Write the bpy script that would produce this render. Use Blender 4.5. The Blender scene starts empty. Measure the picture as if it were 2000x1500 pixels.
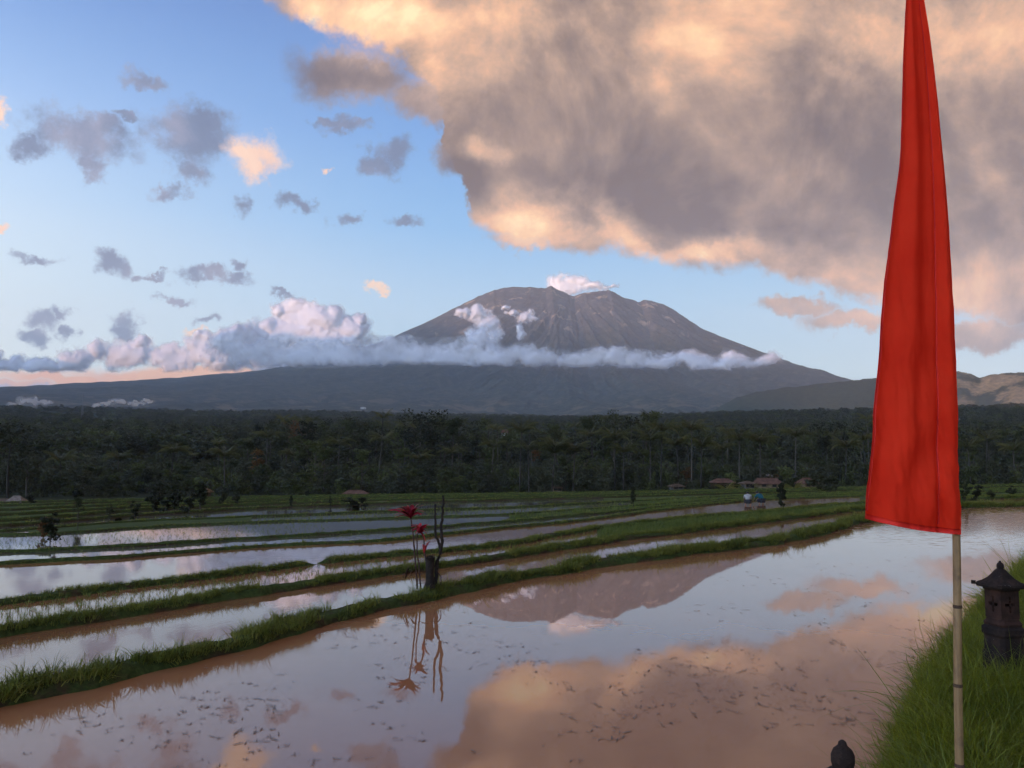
import bpy, math, random
import numpy as np
from mathutils import Vector, Matrix
random.seed(7); rng = np.random.default_rng(7)
SC = bpy.context.scene
COL = SC.collection
R = math.radians

# ------------------------------------------------------------------ camera
EYE = 2.4
F = 1619.0
PITCH = math.atan(132/1619.0)
cam_d = bpy.data.cameras.new('camera'); cam = bpy.data.objects.new('camera', cam_d); COL.objects.link(cam)
cam.location = (0, 0, EYE); cam.rotation_euler = (R(90)+PITCH, 0, 0)
cam_d.sensor_width = 36; cam_d.lens = 36*F/2000; cam_d.clip_start = 0.05; cam_d.clip_end = 90000
SC.camera = cam

# ------------------------------------------------------------------ colour, engine
SC.view_settings.view_transform = 'Standard'; SC.view_settings.look = 'None'
SC.view_settings.exposure = 0.30; SC.view_settings.gamma = 1; SC.view_settings.use_curve_mapping = False
SC.render.engine = 'CYCLES'
cy = SC.cycles
cy.use_denoising = True; cy.max_bounces = 8; cy.diffuse_bounces = 3; cy.glossy_bounces = 3
cy.transmission_bounces = 4; cy.transparent_max_bounces = 12; cy.volume_bounces = 6
cy.use_adaptive_sampling = True; cy.adaptive_threshold = 0.015
cy.sample_clamp_indirect = 6

def lin(r, g, b):
    f = lambda c: ((c/255+0.055)/1.055)**2.4 if c/255 > 0.04045 else c/255/12.92
    return (f(r), f(g), f(b), 1)

def ray(px, py):
    u = (px-1000)/F; v = (750-py)/F
    return (u, math.cos(PITCH)-v*math.sin(PITCH), math.sin(PITCH)+v*math.cos(PITCH))
def azel(px, py):
    x, y, z = ray(px, py)
    return math.atan2(x, y), math.atan2(z, math.hypot(x, y))
def onz(px, py, z):
    x, y, dz = ray(px, py)
    t = (z-EYE)/dz
    return (x*t, y*t, z)
def atd(px, py, d):
    x, y, z = ray(px, py); t = d/y
    return (x*t, d, EYE+z*t)

# ------------------------------------------------------------------ sun
SUN_AZ, SUN_EL = R(-124), R(4.0)
sdir = Vector((math.sin(SUN_AZ)*math.cos(SUN_EL), math.cos(SUN_AZ)*math.cos(SUN_EL), math.sin(SUN_EL)))
sl = bpy.data.lights.new('sun', 'SUN'); sl.energy = 5.0; sl.angle = R(0.5); sl.color = (1.0, 0.45, 0.17)
so = bpy.data.objects.new('sun', sl); COL.objects.link(so)
so.rotation_euler = sdir.to_track_quat('Z', 'Y').to_euler()

# ------------------------------------------------------------------ world sky with clouds
class NT:
    def __init__(s, tree): s.t = tree; s.N = tree.nodes; s.L = tree.links
    def put(s, sock, v):
        if v is None: return
        if hasattr(v, 'is_output') or isinstance(v, bpy.types.NodeSocket): s.L.new(v, sock)
        else: sock.default_value = v
    def m(s, op, a, b=None, c=None, clamp=False):
        n = s.N.new('ShaderNodeMath'); n.operation = op; n.use_clamp = clamp
        for i, v in enumerate((a, b, c)): s.put(n.inputs[i], v)
        return n.outputs[0]
    def v(s, op, a, b=None, c=None):
        n = s.N.new('ShaderNodeVectorMath'); n.operation = op
        s.put(n.inputs[0], a)
        if op == 'SCALE': s.put(n.inputs['Scale'], b)
        else:
            s.put(n.inputs[1], b); s.put(n.inputs[2], c)
        return n.outputs['Value'] if op in ('LENGTH', 'DOT_PRODUCT', 'DISTANCE') else n.outputs[0]
    def noise(s, vec, scale, detail=4, rough=0.5, dist=0.0, dims='3D', col=False, lac=2.0):
        n = s.N.new('ShaderNodeTexNoise'); n.noise_dimensions = dims
        s.put(n.inputs['Vector'], vec); n.inputs['Scale'].default_value = scale
        n.inputs['Detail'].default_value = detail; n.inputs['Roughness'].default_value = rough
        n.inputs['Distortion'].default_value = dist; n.inputs['Lacunarity'].default_value = lac
        return n.outputs['Color' if col else 'Fac']
    def ramp(s, fac, stops, mode='LINEAR'):
        n = s.N.new('ShaderNodeValToRGB'); e = n.color_ramp; e.interpolation = mode
        while len(e.elements) > len(stops): e.elements.remove(e.elements[-1])
        while len(e.elements) < len(stops): e.elements.new(1)
        for el, (p, c) in zip(e.elements, stops):
            el.position = p; el.color = c if len(c) == 4 else (*c, 1)
        s.put(n.inputs[0], fac); return n.outputs[0]
    def mix(s, f, a, b, mode='MIX'):
        n = s.N.new('ShaderNodeMix'); n.data_type = 'RGBA'; n.blend_type = mode
        s.put(n.inputs[0], f); s.put(n.inputs[6], a); s.put(n.inputs[7], b)
        return n.outputs[2]
    def step(s, x, a, b):
        n = s.N.new('ShaderNodeMapRange'); n.interpolation_type = 'SMOOTHSTEP'
        s.put(n.inputs[0], x); n.inputs[1].default_value = a; n.inputs[2].default_value = b
        return n.outputs[0]
    def curve(s, x, pts):
        n = s.N.new('ShaderNodeFloatCurve'); c = n.mapping.curves[0]
        n.mapping.extend = 'HORIZONTAL'
        while len(c.points) > 2: c.points.remove(c.points[1])
        for i, (a, b) in enumerate(pts):
            if i < 2: c.points[i].location = (a, b)
            else: c.points.new(a, b)
        for p in c.points: p.handle_type = 'VECTOR'
        n.mapping.update()
        s.put(n.inputs['Value'], x); return n.outputs[0]

W = bpy.data.worlds.new('World'); SC.world = W; W.use_nodes = True
W.node_tree.nodes.clear(); w = NT(W.node_tree)
tc = w.N.new('ShaderNodeTexCoord').outputs['Generated']
nrm = w.v('NORMALIZE', tc)
sep = w.N.new('ShaderNodeSeparateXYZ'); w.L.new(nrm, sep.inputs[0])
sk = w.N.new('ShaderNodeTexSky'); sk.sky_type = 'NISHITA'; sk.sun_disc = False
sk.sun_elevation = SUN_EL; sk.sun_rotation = SUN_AZ % (2*math.pi)
sk.altitude = 500; sk.air_density = 1.0; sk.dust_density = 1.2; sk.ozone_density = 1.5
SKY_STR = 0.15
sky = sk.outputs[0]
# air glow: the sky in the photograph is paler than pure Rayleigh blue
K = 1.0/SKY_STR
def C(r, g, b, k=1.0):
    c = lin(r, g, b); return (c[0]*K*k, c[1]*K*k, c[2]*K*k, 1)
az = w.m('ARCTAN2', sep.outputs[0], sep.outputs[1]); el = w.m('ARCSINE', sep.outputs[2])
cmb = w.N.new('ShaderNodeCombineXYZ'); w.L.new(az, cmb.inputs[0]); w.L.new(el, cmb.inputs[1])
ae = cmb.outputs[0]
# fractal warps, in direction space so there is no seam
warp1 = w.v('SUBTRACT', w.noise(nrm, 7.0, 7, 0.62, col=True), (0.5, 0.5, 0.5))
warpf = w.v('SUBTRACT', w.noise(nrm, 26.0, 6, 0.6, col=True), (0.5, 0.5, 0.5))
pA = w.v('ADD', ae, w.v('SCALE', warp1, 0.16))         # broad and fine
pB = w.v('ADD', w.v('ADD', ae, w.v('SCALE', warp1, 0.045)), w.v('ADD', w.v('SCALE', warpf, 0.05), w.v('SCALE', w.v('SUBTRACT', w.noise(nrm, 75.0, 6, 0.65, col=True), (0.5, 0.5, 0.5)), 0.022)))
def blob(p, px, py, rx, ry):
    a, e = azel(px, py)
    n = w.v('MULTIPLY', w.v('SUBTRACT', p, (a, e, 0)), (F/rx, F/ry, 0))
    return w.v('LENGTH', n)
def group(p, items):
    out = None
    for it in items:
        l = blob(p, *it[:4])
        out = l if out is None else w.m('MINIMUM', out, l)
    return out
def gsum(p, items):
    out = None
    for px, py, rx, ry, k in items:
        l = blob(p, px, py, rx, ry)
        g = w.m('MULTIPLY', w.m('EXPONENT', w.m('MULTIPLY', w.m('MULTIPLY', l, l), -1.0)), k)
        out = g if out is None else w.m('ADD', out, g)
    return out
# clear sky
grad = w.ramp(w.m('DIVIDE', w.m('MAXIMUM', el, 0.0), 1.5708), [(0.0, C(214, 226, 230)), (0.055, C(212, 234, 246)), (0.11, C(168, 214, 246)), (0.17, C(118, 185, 240)),
    (0.235, C(92, 158, 226)), (0.315, C(78, 130, 200)), (0.6, C(70, 104, 178)), (1.0, C(58, 88, 155))])
grad = w.mix(w.m('MULTIPLY', w.step(az, 0.05, -0.9), w.step(el, 0.55, 0.05)), grad, C(236, 242, 240, 1.05))
clear = w.mix(0.80, sky, grad)

# big cloud: lower edge as a function of azimuth
edge_px = [(300, -260), (470, -60), (520, 0), (600, 42), (700, 90), (790, 135), (850, 185), (872, 260), (888, 350), (905, 420), (950, 470), (1060, 492),
           (1200, 505), (1400, 528), (1500, 540), (1600, 560), (1700, 585), (1850, 620), (2000, 660), (2100, 690)]
PI = math.pi
pts = [(0.0, R(62)), ((-1.6+PI)/(2*PI), R(60)), ((-0.9+PI)/(2*PI), R(50))]
for px, py in edge_px:
    a, e = azel(px, py); pts.append(((a+PI)/(2*PI), e))
pts += [((1.1+PI)/(2*PI), R(9)), ((1.8+PI)/(2*PI), R(14)), ((2.6+PI)/(2*PI), R(35)), (1.0, R(62))]
pts = [(a, e/(PI/2)) for a, e in pts]
sA = w.N.new('ShaderNodeSeparateXYZ'); w.L.new(pB, sA.inputs[0])
azn = w.m('MULTIPLY', w.m('ADD', sA.outputs[0], PI), 1/(2*PI))
edge = w.m('MULTIPLY', w.curve(azn, pts), PI/2)
dist = w.m('SUBTRACT', sA.outputs[1], edge)
bigD = w.step(dist, -0.006, 0.016)
extra = w.step(group(pB, [(905, 300, 62, 50), (1000, 330, 100, 80), (690, 150, 120, 55), (840, 195, 95, 45), (1560, 598, 70, 20), (1660, 622, 80, 22), (1900, 660, 110, 26), (1020, 470, 70, 25)]), 1.25, 0.55)
bigD = w.m('MAXIMUM', bigD, w.m('MULTIPLY', extra, 0.93))
# relief inside the cloud
n1 = w.noise(nrm, 5.2, 10, 0.585, 0.3)
sunoff = (-0.022, -0.006, -0.018)
n2 = w.noise(w.v('ADD', nrm, sunoff), 5.2, 10, 0.585, 0.3)
relief = w.m('SUBTRACT', n1, n2)
lit = gsum(w.v('ADD', ae, w.v('SCALE', warp1, 0.12)), [
    (640, 10, 190, 50, 0.45), (780, 70, 150, 55, 0.42), (900, 130, 120, 70, 0.32), (960, 20, 190, 90, 0.20),
    (1290, 120, 120, 90, 0.30), (1430, 50, 170, 75, 0.38), (1560, 40, 120, 90, 0.22), (1200, 40, 90, 60, 0.16),
    (1900, 80, 170, 75, 0.40), (1690, 100, 70, 50, 0.18), (2250, 20, 250, 200, 0.3),
    (990, 440, 105, 55, 0.62), (1130, 470, 120, 40, 0.42), (1290, 505, 150, 26, 0.45), (1420, 505, 110, 24, 0.30), (1590, 545, 120, 30, 0.34),
    (945, 272, 46, 24, 0.42), (1545, 590, 60, 22, 0.3), (1660, 615, 90, 25, 0.2), (1950, 560, 130, 80, 0.40), (1790, 590, 120, 40, 0.30), (1500, 400, 110, 80, 0.14),
    (1230, 390, 230, 70, -0.16), (1110, 340, 130, 60, -0.1), (1650, 250, 200, 90, -0.10), (880, 330, 80, 70, -0.16), (700, 165, 130, 50, -0.20), (1560, 450, 180, 50, -0.12), (1950, 400, 150, 200, -0.06), (1900, 700, 220, 20, -0.10)])
litv = w.m('ADD', w.m('ADD', 0.19, lit), w.m('ADD', w.m('MULTIPLY', relief, 1.9), w.m('MULTIPLY', w.m('SUBTRACT', n1, 0.5), 0.35)))
edgeglow = w.m('MULTIPLY', w.m('SUBTRACT', 1.0, w.step(dist, 0.0, 0.09)), 0.10)
litv = w.m('ADD', litv, edgeglow)
bigC = w.ramp(litv, [(0.0, C(96, 78, 71)), (0.20, C(126, 104, 91)), (0.36, C(155, 127, 108)), (0.52, C(188, 151, 124)),
                     (0.70, C(226, 173, 134)), (0.88, C(249, 199, 150)), (1.0, C(255, 224, 172))])
col = w.mix(bigD, clear, bigC)

# small grey and mauve clouds
grey = group(pB, [(375, 262, 92, 62), (405, 235, 45, 35), (385, 330, 36, 28), (160, 268, 95, 42), (195, 245, 40, 26), (75, 297, 34, 22), (178, 318, 30, 22),
    (765, 305, 38, 40), (728, 325, 42, 24), (470, 400, 24, 26), (580, 405, 42, 15), (680, 435, 38, 13), (790, 430, 44, 14), (330, 372, 42, 16), (245, 222, 30, 10),
    (70, 513, 48, 12), (218, 508, 30, 26), (262, 530, 24, 12), (300, 534, 22, 8), (400, 538, 48, 16), (455, 545, 34, 14), (466, 520, 18, 14), (355, 577, 34, 9), (398, 622, 22, 8),
    (80, 620, 36, 26), (118, 600, 30, 14), (70, 655, 26, 20), (250, 618, 26, 24), (240, 640, 26, 16), (136, 652, 14, 20), (290, 155, 45, 16), (680, 258, 60, 16), (545, 572, 30, 8), (640, 240, 40, 12)])
torn = w.noise(nrm, 34.0, 7, 0.66)
gD = w.m('MULTIPLY', w.step(w.m('ADD', grey, w.m('MULTIPLY', w.m('SUBTRACT', torn, 0.5), 1.9)), 1.15, 0.30), 0.9)
gC = w.ramp(w.m('ADD', w.m('MULTIPLY', relief, 2.2), w.m('ADD', 0.4, w.m('MULTIPLY', w.step(az, -0.25, -0.62), 0.22))), [(0.0, C(66, 86, 118)), (0.45, C(92, 108, 138)), (0.75, C(140, 140, 160)), (1, C(210, 176, 170))])
col = w.mix(gD, col, gC)
orng = group(pB, [(495, 298, 52, 40), (500, 325, 34, 28), (738, 564, 24, 8), (380, 644, 22, 6), (-12, 228, 20, 24), (5, 440, 20, 10), (628, 336, 9, 9), (620, 780, 1, 1)])
oD = w.m('MULTIPLY', w.step(w.m('ADD', orng, w.m('MULTIPLY', w.m('SUBTRACT', torn, 0.5), 1.4)), 1.25, 0.4), 0.95)
oC = w.ramp(w.m('ADD', w.m('MULTIPLY', relief, 2.0), 0.6), [(0.0, C(190, 160, 165)), (0.5, C(240, 196, 168)), (1, C(255, 228, 196))])
col = w.mix(oD, col, oC)
# low stratus far to the left, lit from beneath the cloud bank
low = group(w.v('ADD', ae, w.v('SCALE', warpf, 0.03)), [(160, 742, 170, 12), (330, 735, 200, 15), (30, 752, 90, 8), (430, 728, 120, 12)])
col = w.mix(w.m('MULTIPLY', w.step(low, 1.3, 0.4), 0.85), col, w.ramp(w.m('ADD', w.m('MULTIPLY', relief, 2.5), 0.5), [(0, C(214, 138, 118)), (1, C(255, 190, 120))]))
low2 = group(w.v('ADD', ae, w.v('SCALE', warpf, 0.03)), [(0, 775, 400, 18), (-300, 770, 500, 30), (60, 762, 200, 8)])
col = w.mix(w.m('MULTIPLY', w.step(low2, 1.3, 0.4), 0.8), col, C(160, 163, 190))
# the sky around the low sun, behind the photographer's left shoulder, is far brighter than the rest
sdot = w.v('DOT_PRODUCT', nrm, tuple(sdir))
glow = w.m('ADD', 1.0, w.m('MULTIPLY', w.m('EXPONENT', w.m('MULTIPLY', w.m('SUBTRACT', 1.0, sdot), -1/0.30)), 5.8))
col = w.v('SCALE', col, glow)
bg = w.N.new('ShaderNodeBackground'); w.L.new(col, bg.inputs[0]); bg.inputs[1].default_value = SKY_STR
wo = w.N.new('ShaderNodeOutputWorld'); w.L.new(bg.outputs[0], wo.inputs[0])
W.cycles.sampling_method = 'MANUAL'; W.cycles.sample_map_resolution = 512
# ------------------------------------------------------------------ numpy noise
def vnoise(x, y, seed=0):
    x = np.asarray(x, float); y = np.asarray(y, float)
    xi = np.floor(x).astype(np.int64); yi = np.floor(y).astype(np.int64); fx = x-xi; fy = y-yi
    def h(a, b):
        n = (a*374761393 + b*668265263 + seed*1442695041) & 0xFFFFFFFF
        n = ((n ^ (n >> 13))*1274126177) & 0xFFFFFFFF
        n = (n ^ (n >> 16)) & 0xFFFFFFFF
        return n/4294967295.0
    fx = fx*fx*(3-2*fx); fy = fy*fy*(3-2*fy)
    return (h(xi, yi)*(1-fx)+h(xi+1, yi)*fx)*(1-fy)+(h(xi, yi+1)*(1-fx)+h(xi+1, yi+1)*fx)*fy
def fbm(x, y, o=5, seed=0, gain=0.5, lac=2.03):
    s = 0; a = 1; t = 0
    for i in range(o):
        s = s+a*vnoise(x*lac**i+i*17.3, y*lac**i-i*9.1, seed+i); t += a; a *= gain
    return s/t
def ridged(x, y, o=5, seed=0, gain=0.5):
    s = 0; a = 1; t = 0
    for i in range(o):
        s = s+a*(1-np.abs(2*vnoise(x*2.03**i+i*17.3, y*2.03**i-i*9.1, seed+i)-1)); t += a; a *= gain
    return s/t

# ------------------------------------------------------------------ helpers
def tag(o, label=None, cat=None, group=None, kind=None):
    if label: o['label'] = label
    if cat: o['category'] = cat
    if group: o['group'] = group
    if kind: o['kind'] = kind
    return o
def mesh(name, V, Fc, mat=None, parent=None, smooth=False, link=True):
    me = bpy.data.meshes.new(name)
    V = np.asarray(V, np.float32)
    if isinstance(Fc, np.ndarray) and Fc.ndim == 2:
        n, k = Fc.shape
        me.vertices.add(len(V)); me.vertices.foreach_set('co', V.ravel())
        me.loops.add(n*k); me.loops.foreach_set('vertex_index', Fc.ravel().astype(np.int32))
        me.polygons.add(n); me.polygons.foreach_set('loop_start', (np.arange(n)*k).astype(np.int32))
        me.update(calc_edges=True)
    else:
        me.from_pydata([tuple(map(float, v)) for v in V], [], [tuple(f) for f in Fc]); me.update()
    if smooth: me.polygons.foreach_set('use_smooth', np.ones(len(me.polygons), bool))
    if mat: me.materials.append(mat)
    o = bpy.data.objects.new(name, me)
    if link: COL.objects.link(o)
    if parent: o.parent = parent
    return o
def empty(name, loc, rz=0.0, label=None, cat=None, group=None):
    o = bpy.data.objects.new(name, None); COL.objects.link(o); o.location = loc; o.rotation_euler = (0, 0, rz)
    o.empty_display_size = 0.1
    return tag(o, label, cat, group)
class MB:
    """collects simple solids into one mesh"""
    def __init__(s): s.V = []; s.F = []
    def add(s, V, Fc):
        b = len(s.V); s.V += [tuple(v) for v in V]; s.F += [tuple(b+i for i in f) for f in Fc]; return s
    def box(s, c, d, rz=0.0, tz=1.0):
        cx, cy_, cz = c; a, b, h = d[0]/2, d[1]/2, d[2]/2; cr, sr = math.cos(rz), math.sin(rz); V = []
        for k, (z, t) in enumerate(((-h, 1), (h, tz))):
            for x, y in ((-a, -b), (a, -b), (a, b), (-a, b)):
                V.append((cx+(x*cr-y*sr)*t, cy_+(x*sr+y*cr)*t, cz+z))
        return s.add(V, [(3, 2, 1, 0), (4, 5, 6, 7), (0, 1, 5, 4), (1, 2, 6, 5), (2, 3, 7, 6), (3, 0, 4, 7)])
    def tube(s, P, r, n=8, cap=True):
        P = [Vector(p) for p in P]; rr = r if hasattr(r, '__len__') else [r]*len(P); V = []; Fc = []
        for i, p in enumerate(P):
            t = (P[min(i+1, len(P)-1)]-P[max(i-1, 0)]).normalized()
            a = t.cross(Vector((0, 0, 1)) if abs(t.z) < 0.9 else Vector((1, 0, 0))).normalized(); b = t.cross(a)
            for k in range(n):
                q = 2*math.pi*k/n; V.append(p+(a*math.cos(q)+b*math.sin(q))*rr[i])
        for i in range(len(P)-1):
            for k in range(n): Fc.append((i*n+k, i*n+(k+1) % n, (i+1)*n+(k+1) % n, (i+1)*n+k))
        if cap: Fc += [tuple(range(n)), tuple(reversed(range((len(P)-1)*n, len(P)*n)))]
        return s.add(V, Fc)
    def lathe(s, prof, c=(0, 0, 0), n=16, sq=0.0):
        V = []; Fc = []
        for r, z in prof:
            for k in range(n):
                q = 2*math.pi*k/n; V.append((c[0]+r*math.cos(q), c[1]+r*math.sin(q), c[2]+z))
        for i in range(len(prof)-1):
            for k in range(n): Fc.append((i*n+k, i*n+(k+1) % n, (i+1)*n+(k+1) % n, (i+1)*n+k))
        Fc += [tuple(reversed(range(n))), tuple(range((len(prof)-1)*n, len(prof)*n))]
        return s.add(V, Fc)
    def build(s, name, mat, parent=None, smooth=False): return mesh(name, s.V, s.F, mat, parent, smooth)

def pmat(name, base=(0.3, 0.3, 0.3), rough=0.8, fn=None, spec=0.3):
    m = bpy.data.materials.new(name); m.use_nodes = True; nt = NT(m.node_tree); b = nt.N['Principled BSDF']
    b.inputs['Base Color'].default_value = (*base[:3], 1); b.inputs['Roughness'].default_value = rough
    b.inputs['Specular IOR Level'].default_value = spec
    if fn: fn(nt, b)
    return m
def opos(nt): return nt.N.new('ShaderNodeTexCoord').outputs['Object']
def gpos(nt): return nt.N.new('ShaderNodeNewGeometry').outputs['Position']
def bump(nt, b, h, strength=0.5, dist=0.02):
    n = nt.N.new('ShaderNodeBump'); n.inputs['Strength'].default_value = strength; n.inputs['Distance'].default_value = dist
    nt.L.new(h, n.inputs['Height']); nt.L.new(n.outputs[0], b.inputs['Normal']); return n
def noisy(name, stops, scale, rough=0.85, detail=5, bmp=None, spec=0.2, rand=False, obj=True):
    def fn(nt, b):
        p = opos(nt) if obj else gpos(nt)
        f = nt.noise(p, scale, detail, 0.6)
        if rand:
            oi = nt.N.new('ShaderNodeObjectInfo').outputs['Random']
            f = nt.m('ADD', nt.m('MULTIPLY', f, 0.6), nt.m('MULTIPLY', oi, 0.4))
        nt.L.new(nt.ramp(f, stops), b.inputs['Base Color'])
        if bmp: bump(nt, b, nt.noise(p, scale*3, 4, 0.6), bmp[0], bmp[1])
    return pmat(name, rough=rough, fn=fn, spec=spec)

# ------------------------------------------------------------------ terrain
PROF_D = np.array([0, 30, 60, 100, 150, 250, 400, 700, 1200, 2000, 2600, 3200, 4200, 6000, 9000, 14000, 20000.])
PROF_E = np.array([-4.5, -6, -7.6, -8.4, -9.0, -8.6, -4.5, 8, 32, 78, 112, 120, 140, 160, 180, 200, 200.])   # height relative to the eye
def ground_z(x, y):
    d = np.hypot(x, y)
    e = np.interp(np.log(d+1), np.log(PROF_D+1), PROF_E)
    back = np.clip((-y+0.3*d)/np.maximum(d, 1), 0, 1)
    e = e*(1-0.0*back)
    amp = np.clip((d-250)/1500, 0, 1)
    e = e + amp*(fbm(x/650, y/650, 4, 3)-0.5)*46*np.clip(d/2500, 0.3, 1)
    # the ground sinks gently to the far left, as in the photograph
    return EYE+e
nr, na = 260, 720
rr = np.concatenate([[0.5], np.geomspace(3, 15500, nr-1)])
aa = np.linspace(0, 2*math.pi, na, endpoint=False)
Rg, Ag = np.meshgrid(rr, aa, indexing='ij')
X = Rg*np.sin(Ag); Y = Rg*np.cos(Ag); Z = ground_z(X, Y)
idx = np.arange(nr*na).reshape(nr, na)
Fq = np.stack([idx[:-1], idx[1:], np.roll(idx, -1, 1)[1:], np.roll(idx, -1, 1)[:-1]], -1).reshape(-1, 4)
def land_fn(nt, b):
    p = gpos(nt)
    f = nt.noise(p, 0.004, 8, 0.65); g = nt.noise(p, 0.03, 6, 0.7)
    c = nt.ramp(f, [(0.35, (0.024, 0.032, 0.018)), (0.5, (0.04, 0.048, 0.026)), (0.62, (0.05, 0.055, 0.024)), (0.75, (0.11, 0.085, 0.045))])
    c = nt.mix(nt.step(g, 0.45, 0.75), c, (0.012, 0.02, 0.01, 1))
    nt.L.new(c, b.inputs['Base Color']); bump(nt, b, g, 1.0, 8.0)
M_land = pmat('land', rough=0.95, fn=land_fn, spec=0.05)
gr = mesh('ground', np.stack([X, Y, Z], -1).reshape(-1, 3), Fq, M_land, smooth=True); tag(gr, kind='structure')

# volcano: profiles read along the skyline, turned into a cone with three flanks
DV = 10500.0
CX = (1118-1000)/F*DV
def prof(pts_):
    r = np.array([abs(px-1118)/F*DV for px, py in pts_]); h = np.array([(882-py)/F*DV for px, py in pts_])
    return r, h
LP = prof([(1118, 574), (1100, 565), (1088, 561), (1078, 553), (1066, 558), (1040, 557), (1010, 556), (990, 558), (965, 561), (930, 577), (890, 597), (850, 617), (800, 642), (760, 662), (700, 684), (620, 708), (520, 727), (430, 737), (300, 749), (150, 763), (0, 775), (-300, 800), (-900, 860)])
RP = prof([(1118, 574), (1122, 575), (1140, 568), (1150, 567), (1190, 563), (1205, 569), (1220, 577), (1250, 586), (1262, 580), (1278, 584), (1300, 592), (1320, 603), (1370, 637), (1420, 660), (1480, 688), (1540, 712), (1610, 738), (1700, 768), (1850, 800), (2100, 840), (2600, 880)])
fr = np.array([0, 300, 700, 1200, 1900, 2700, 3700, 4800, 6000, 7300, 9000.]); fe = np.array([1930, 1900, 1700, 1370, 1010, 745, 515, 330, 215, 120, 60.])
def volcano_z(x, y):
    dx = x-CX; dy = y-DV; r = np.hypot(dx, dy)+1e-3
    c = np.clip(-dy/r, 0, 1); s2 = 1-c*c
    side = np.where(dx < 0, np.interp(r, *LP), np.interp(r, *RP))
    sm = np.clip(np.abs(dx)/(r+1)*3, 0, 1)
    side = sm*side+(1-sm)*0.5*(np.interp(r, *LP)+np.interp(r, *RP))
    h = np.interp(r, fr, fe)*c**1.5+side*(1-c**1.5)
    P_ = np.where(dx < 0, np.interp(-dx, *LP), np.interp(dx, *RP)); drop = np.where(dy < 0, np.interp(-dy, [0, 120, 400, 900, 1900], [0, 40, 190, 520, 1150]), dy*0.5)
    P_ = P_+(fbm(dx/60, dx*0, 4, 15)-0.5)*26
    k_ = np.clip((r-1100)/1400, 0, 1); k_ = k_*k_*(3-2*k_)
    h = (P_-drop)*(1-k_)+h*k_
    th = np.arctan2(dx, -dy)
    gul = ridged(th*9+0.3*fbm(x/900, y/900, 3, 5), np.log(r+500)*1.6, 5, 11, 0.55)
    mask = np.clip(r/900, 0, 1)*np.clip((9000-r)/3500, 0, 1)
    a = np.interp(r, [0, 900, 2200, 4500, 9000], [0, 130, 230, 130, 30])*np.clip(-dy/500, 0, 1)
    inner = np.clip(1-np.abs(y-DV)/500, 0, 1)      # keep the skyline as it is
    h = h - a*mask*(1-gul)*np.clip(c*1.6, 0.12, 1)
    h = h + (fbm(x/260, y/260, 5, 21)-0.5)*np.interp(r, [0, 500, 4000, 9000], [26, 46, 50, 20])*(1-0.6*inner)
    return EYE+h-6
nx, ny = 620, 330
xs = np.sort(np.concatenate([np.linspace(CX-9500, CX+6500, nx-200), np.linspace(CX-1610, CX+1590, 200)])); ys = np.concatenate([np.linspace(3700, 6500, 60), np.linspace(6515, DV+350, 220), np.linspace(DV+400, DV+3500, 50)])
GX, GY = np.meshgrid(xs, ys, indexing='ij'); GZ = volcano_z(GX, GY)
fade = np.minimum.reduce([np.clip((GX-xs[0])/1500, 0, 1), np.clip((xs[-1]-GX)/1500, 0, 1), np.clip((GY-3700)/1200, 0, 1), np.clip((DV+3500-GY)/1500, 0, 1)])
GZ = GZ*fade+(1-fade)*(ground_z(GX, GY)-60)
def grid_faces(a, b):
    i = np.arange(a*b).reshape(a, b)
    return np.stack([i[:-1, :-1], i[1:, :-1], i[1:, 1:], i[:-1, 1:]], -1).reshape(-1, 4)
def volc_fn(nt, b):
    p = gpos(nt); s = nt.N.new('ShaderNodeSeparateXYZ'); nt.L.new(p, s.inputs[0])
    z = s.outputs[2]
    n = nt.noise(p, 0.0022, 8, 0.65); n2 = nt.noise(p, 0.012, 7, 0.7)
    forest = nt.ramp(n2, [(0.32, (0.010, 0.014, 0.010)), (0.5, (0.032, 0.036, 0.022)), (0.68, (0.085, 0.075, 0.045))])
    rock = nt.ramp(n2, [(0.3, (0.028, 0.029, 0.033)), (0.5, (0.055, 0.053, 0.053)), (0.72, (0.13, 0.11, 0.09))])
    zz = nt.m('ADD', z, nt.m('MULTIPLY', nt.m('SUBTRACT', n, 0.5), 1600))
    c = nt.mix(nt.step(zz, 1000, 1750), forest, rock)
    patch_ = nt.noise(p, 0.0045, 5, 0.7)
    c = nt.mix(nt.m('MULTIPLY', nt.step(patch_, 0.52, 0.60), nt.step(z, 620, 180)), c, (0.15, 0.115, 0.065, 1))
    # pale ash channels down the cone
    mp = nt.N.new('ShaderNodeMapping'); mp.inputs['Scale'].default_value = (0.006, 0.006, 0.0006); nt.L.new(p, mp.inputs[0])
    st = nt.noise(mp.outputs[0], 1.0, 5, 0.6, 0.6)
    c = nt.mix(nt.m('MULTIPLY', nt.step(st, 0.57, 0.66), nt.step(zz, 1200, 1800)), c, (0.34, 0.26, 0.18, 1))
    nt.L.new(c, b.inputs['Base Color']); bump(nt, b, nt.noise(p, 0.02, 6, 0.7), 0.8, 18.0)
M_volc = pmat('volcanic_slope', rough=0.95, fn=volc_fn, spec=0.05)
vo = mesh('volcano', np.stack([GX, GY, GZ], -1).reshape(-1, 3), grid_faces(nx, len(ys)), M_volc, smooth=True); tag(vo, kind='structure')

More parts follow.
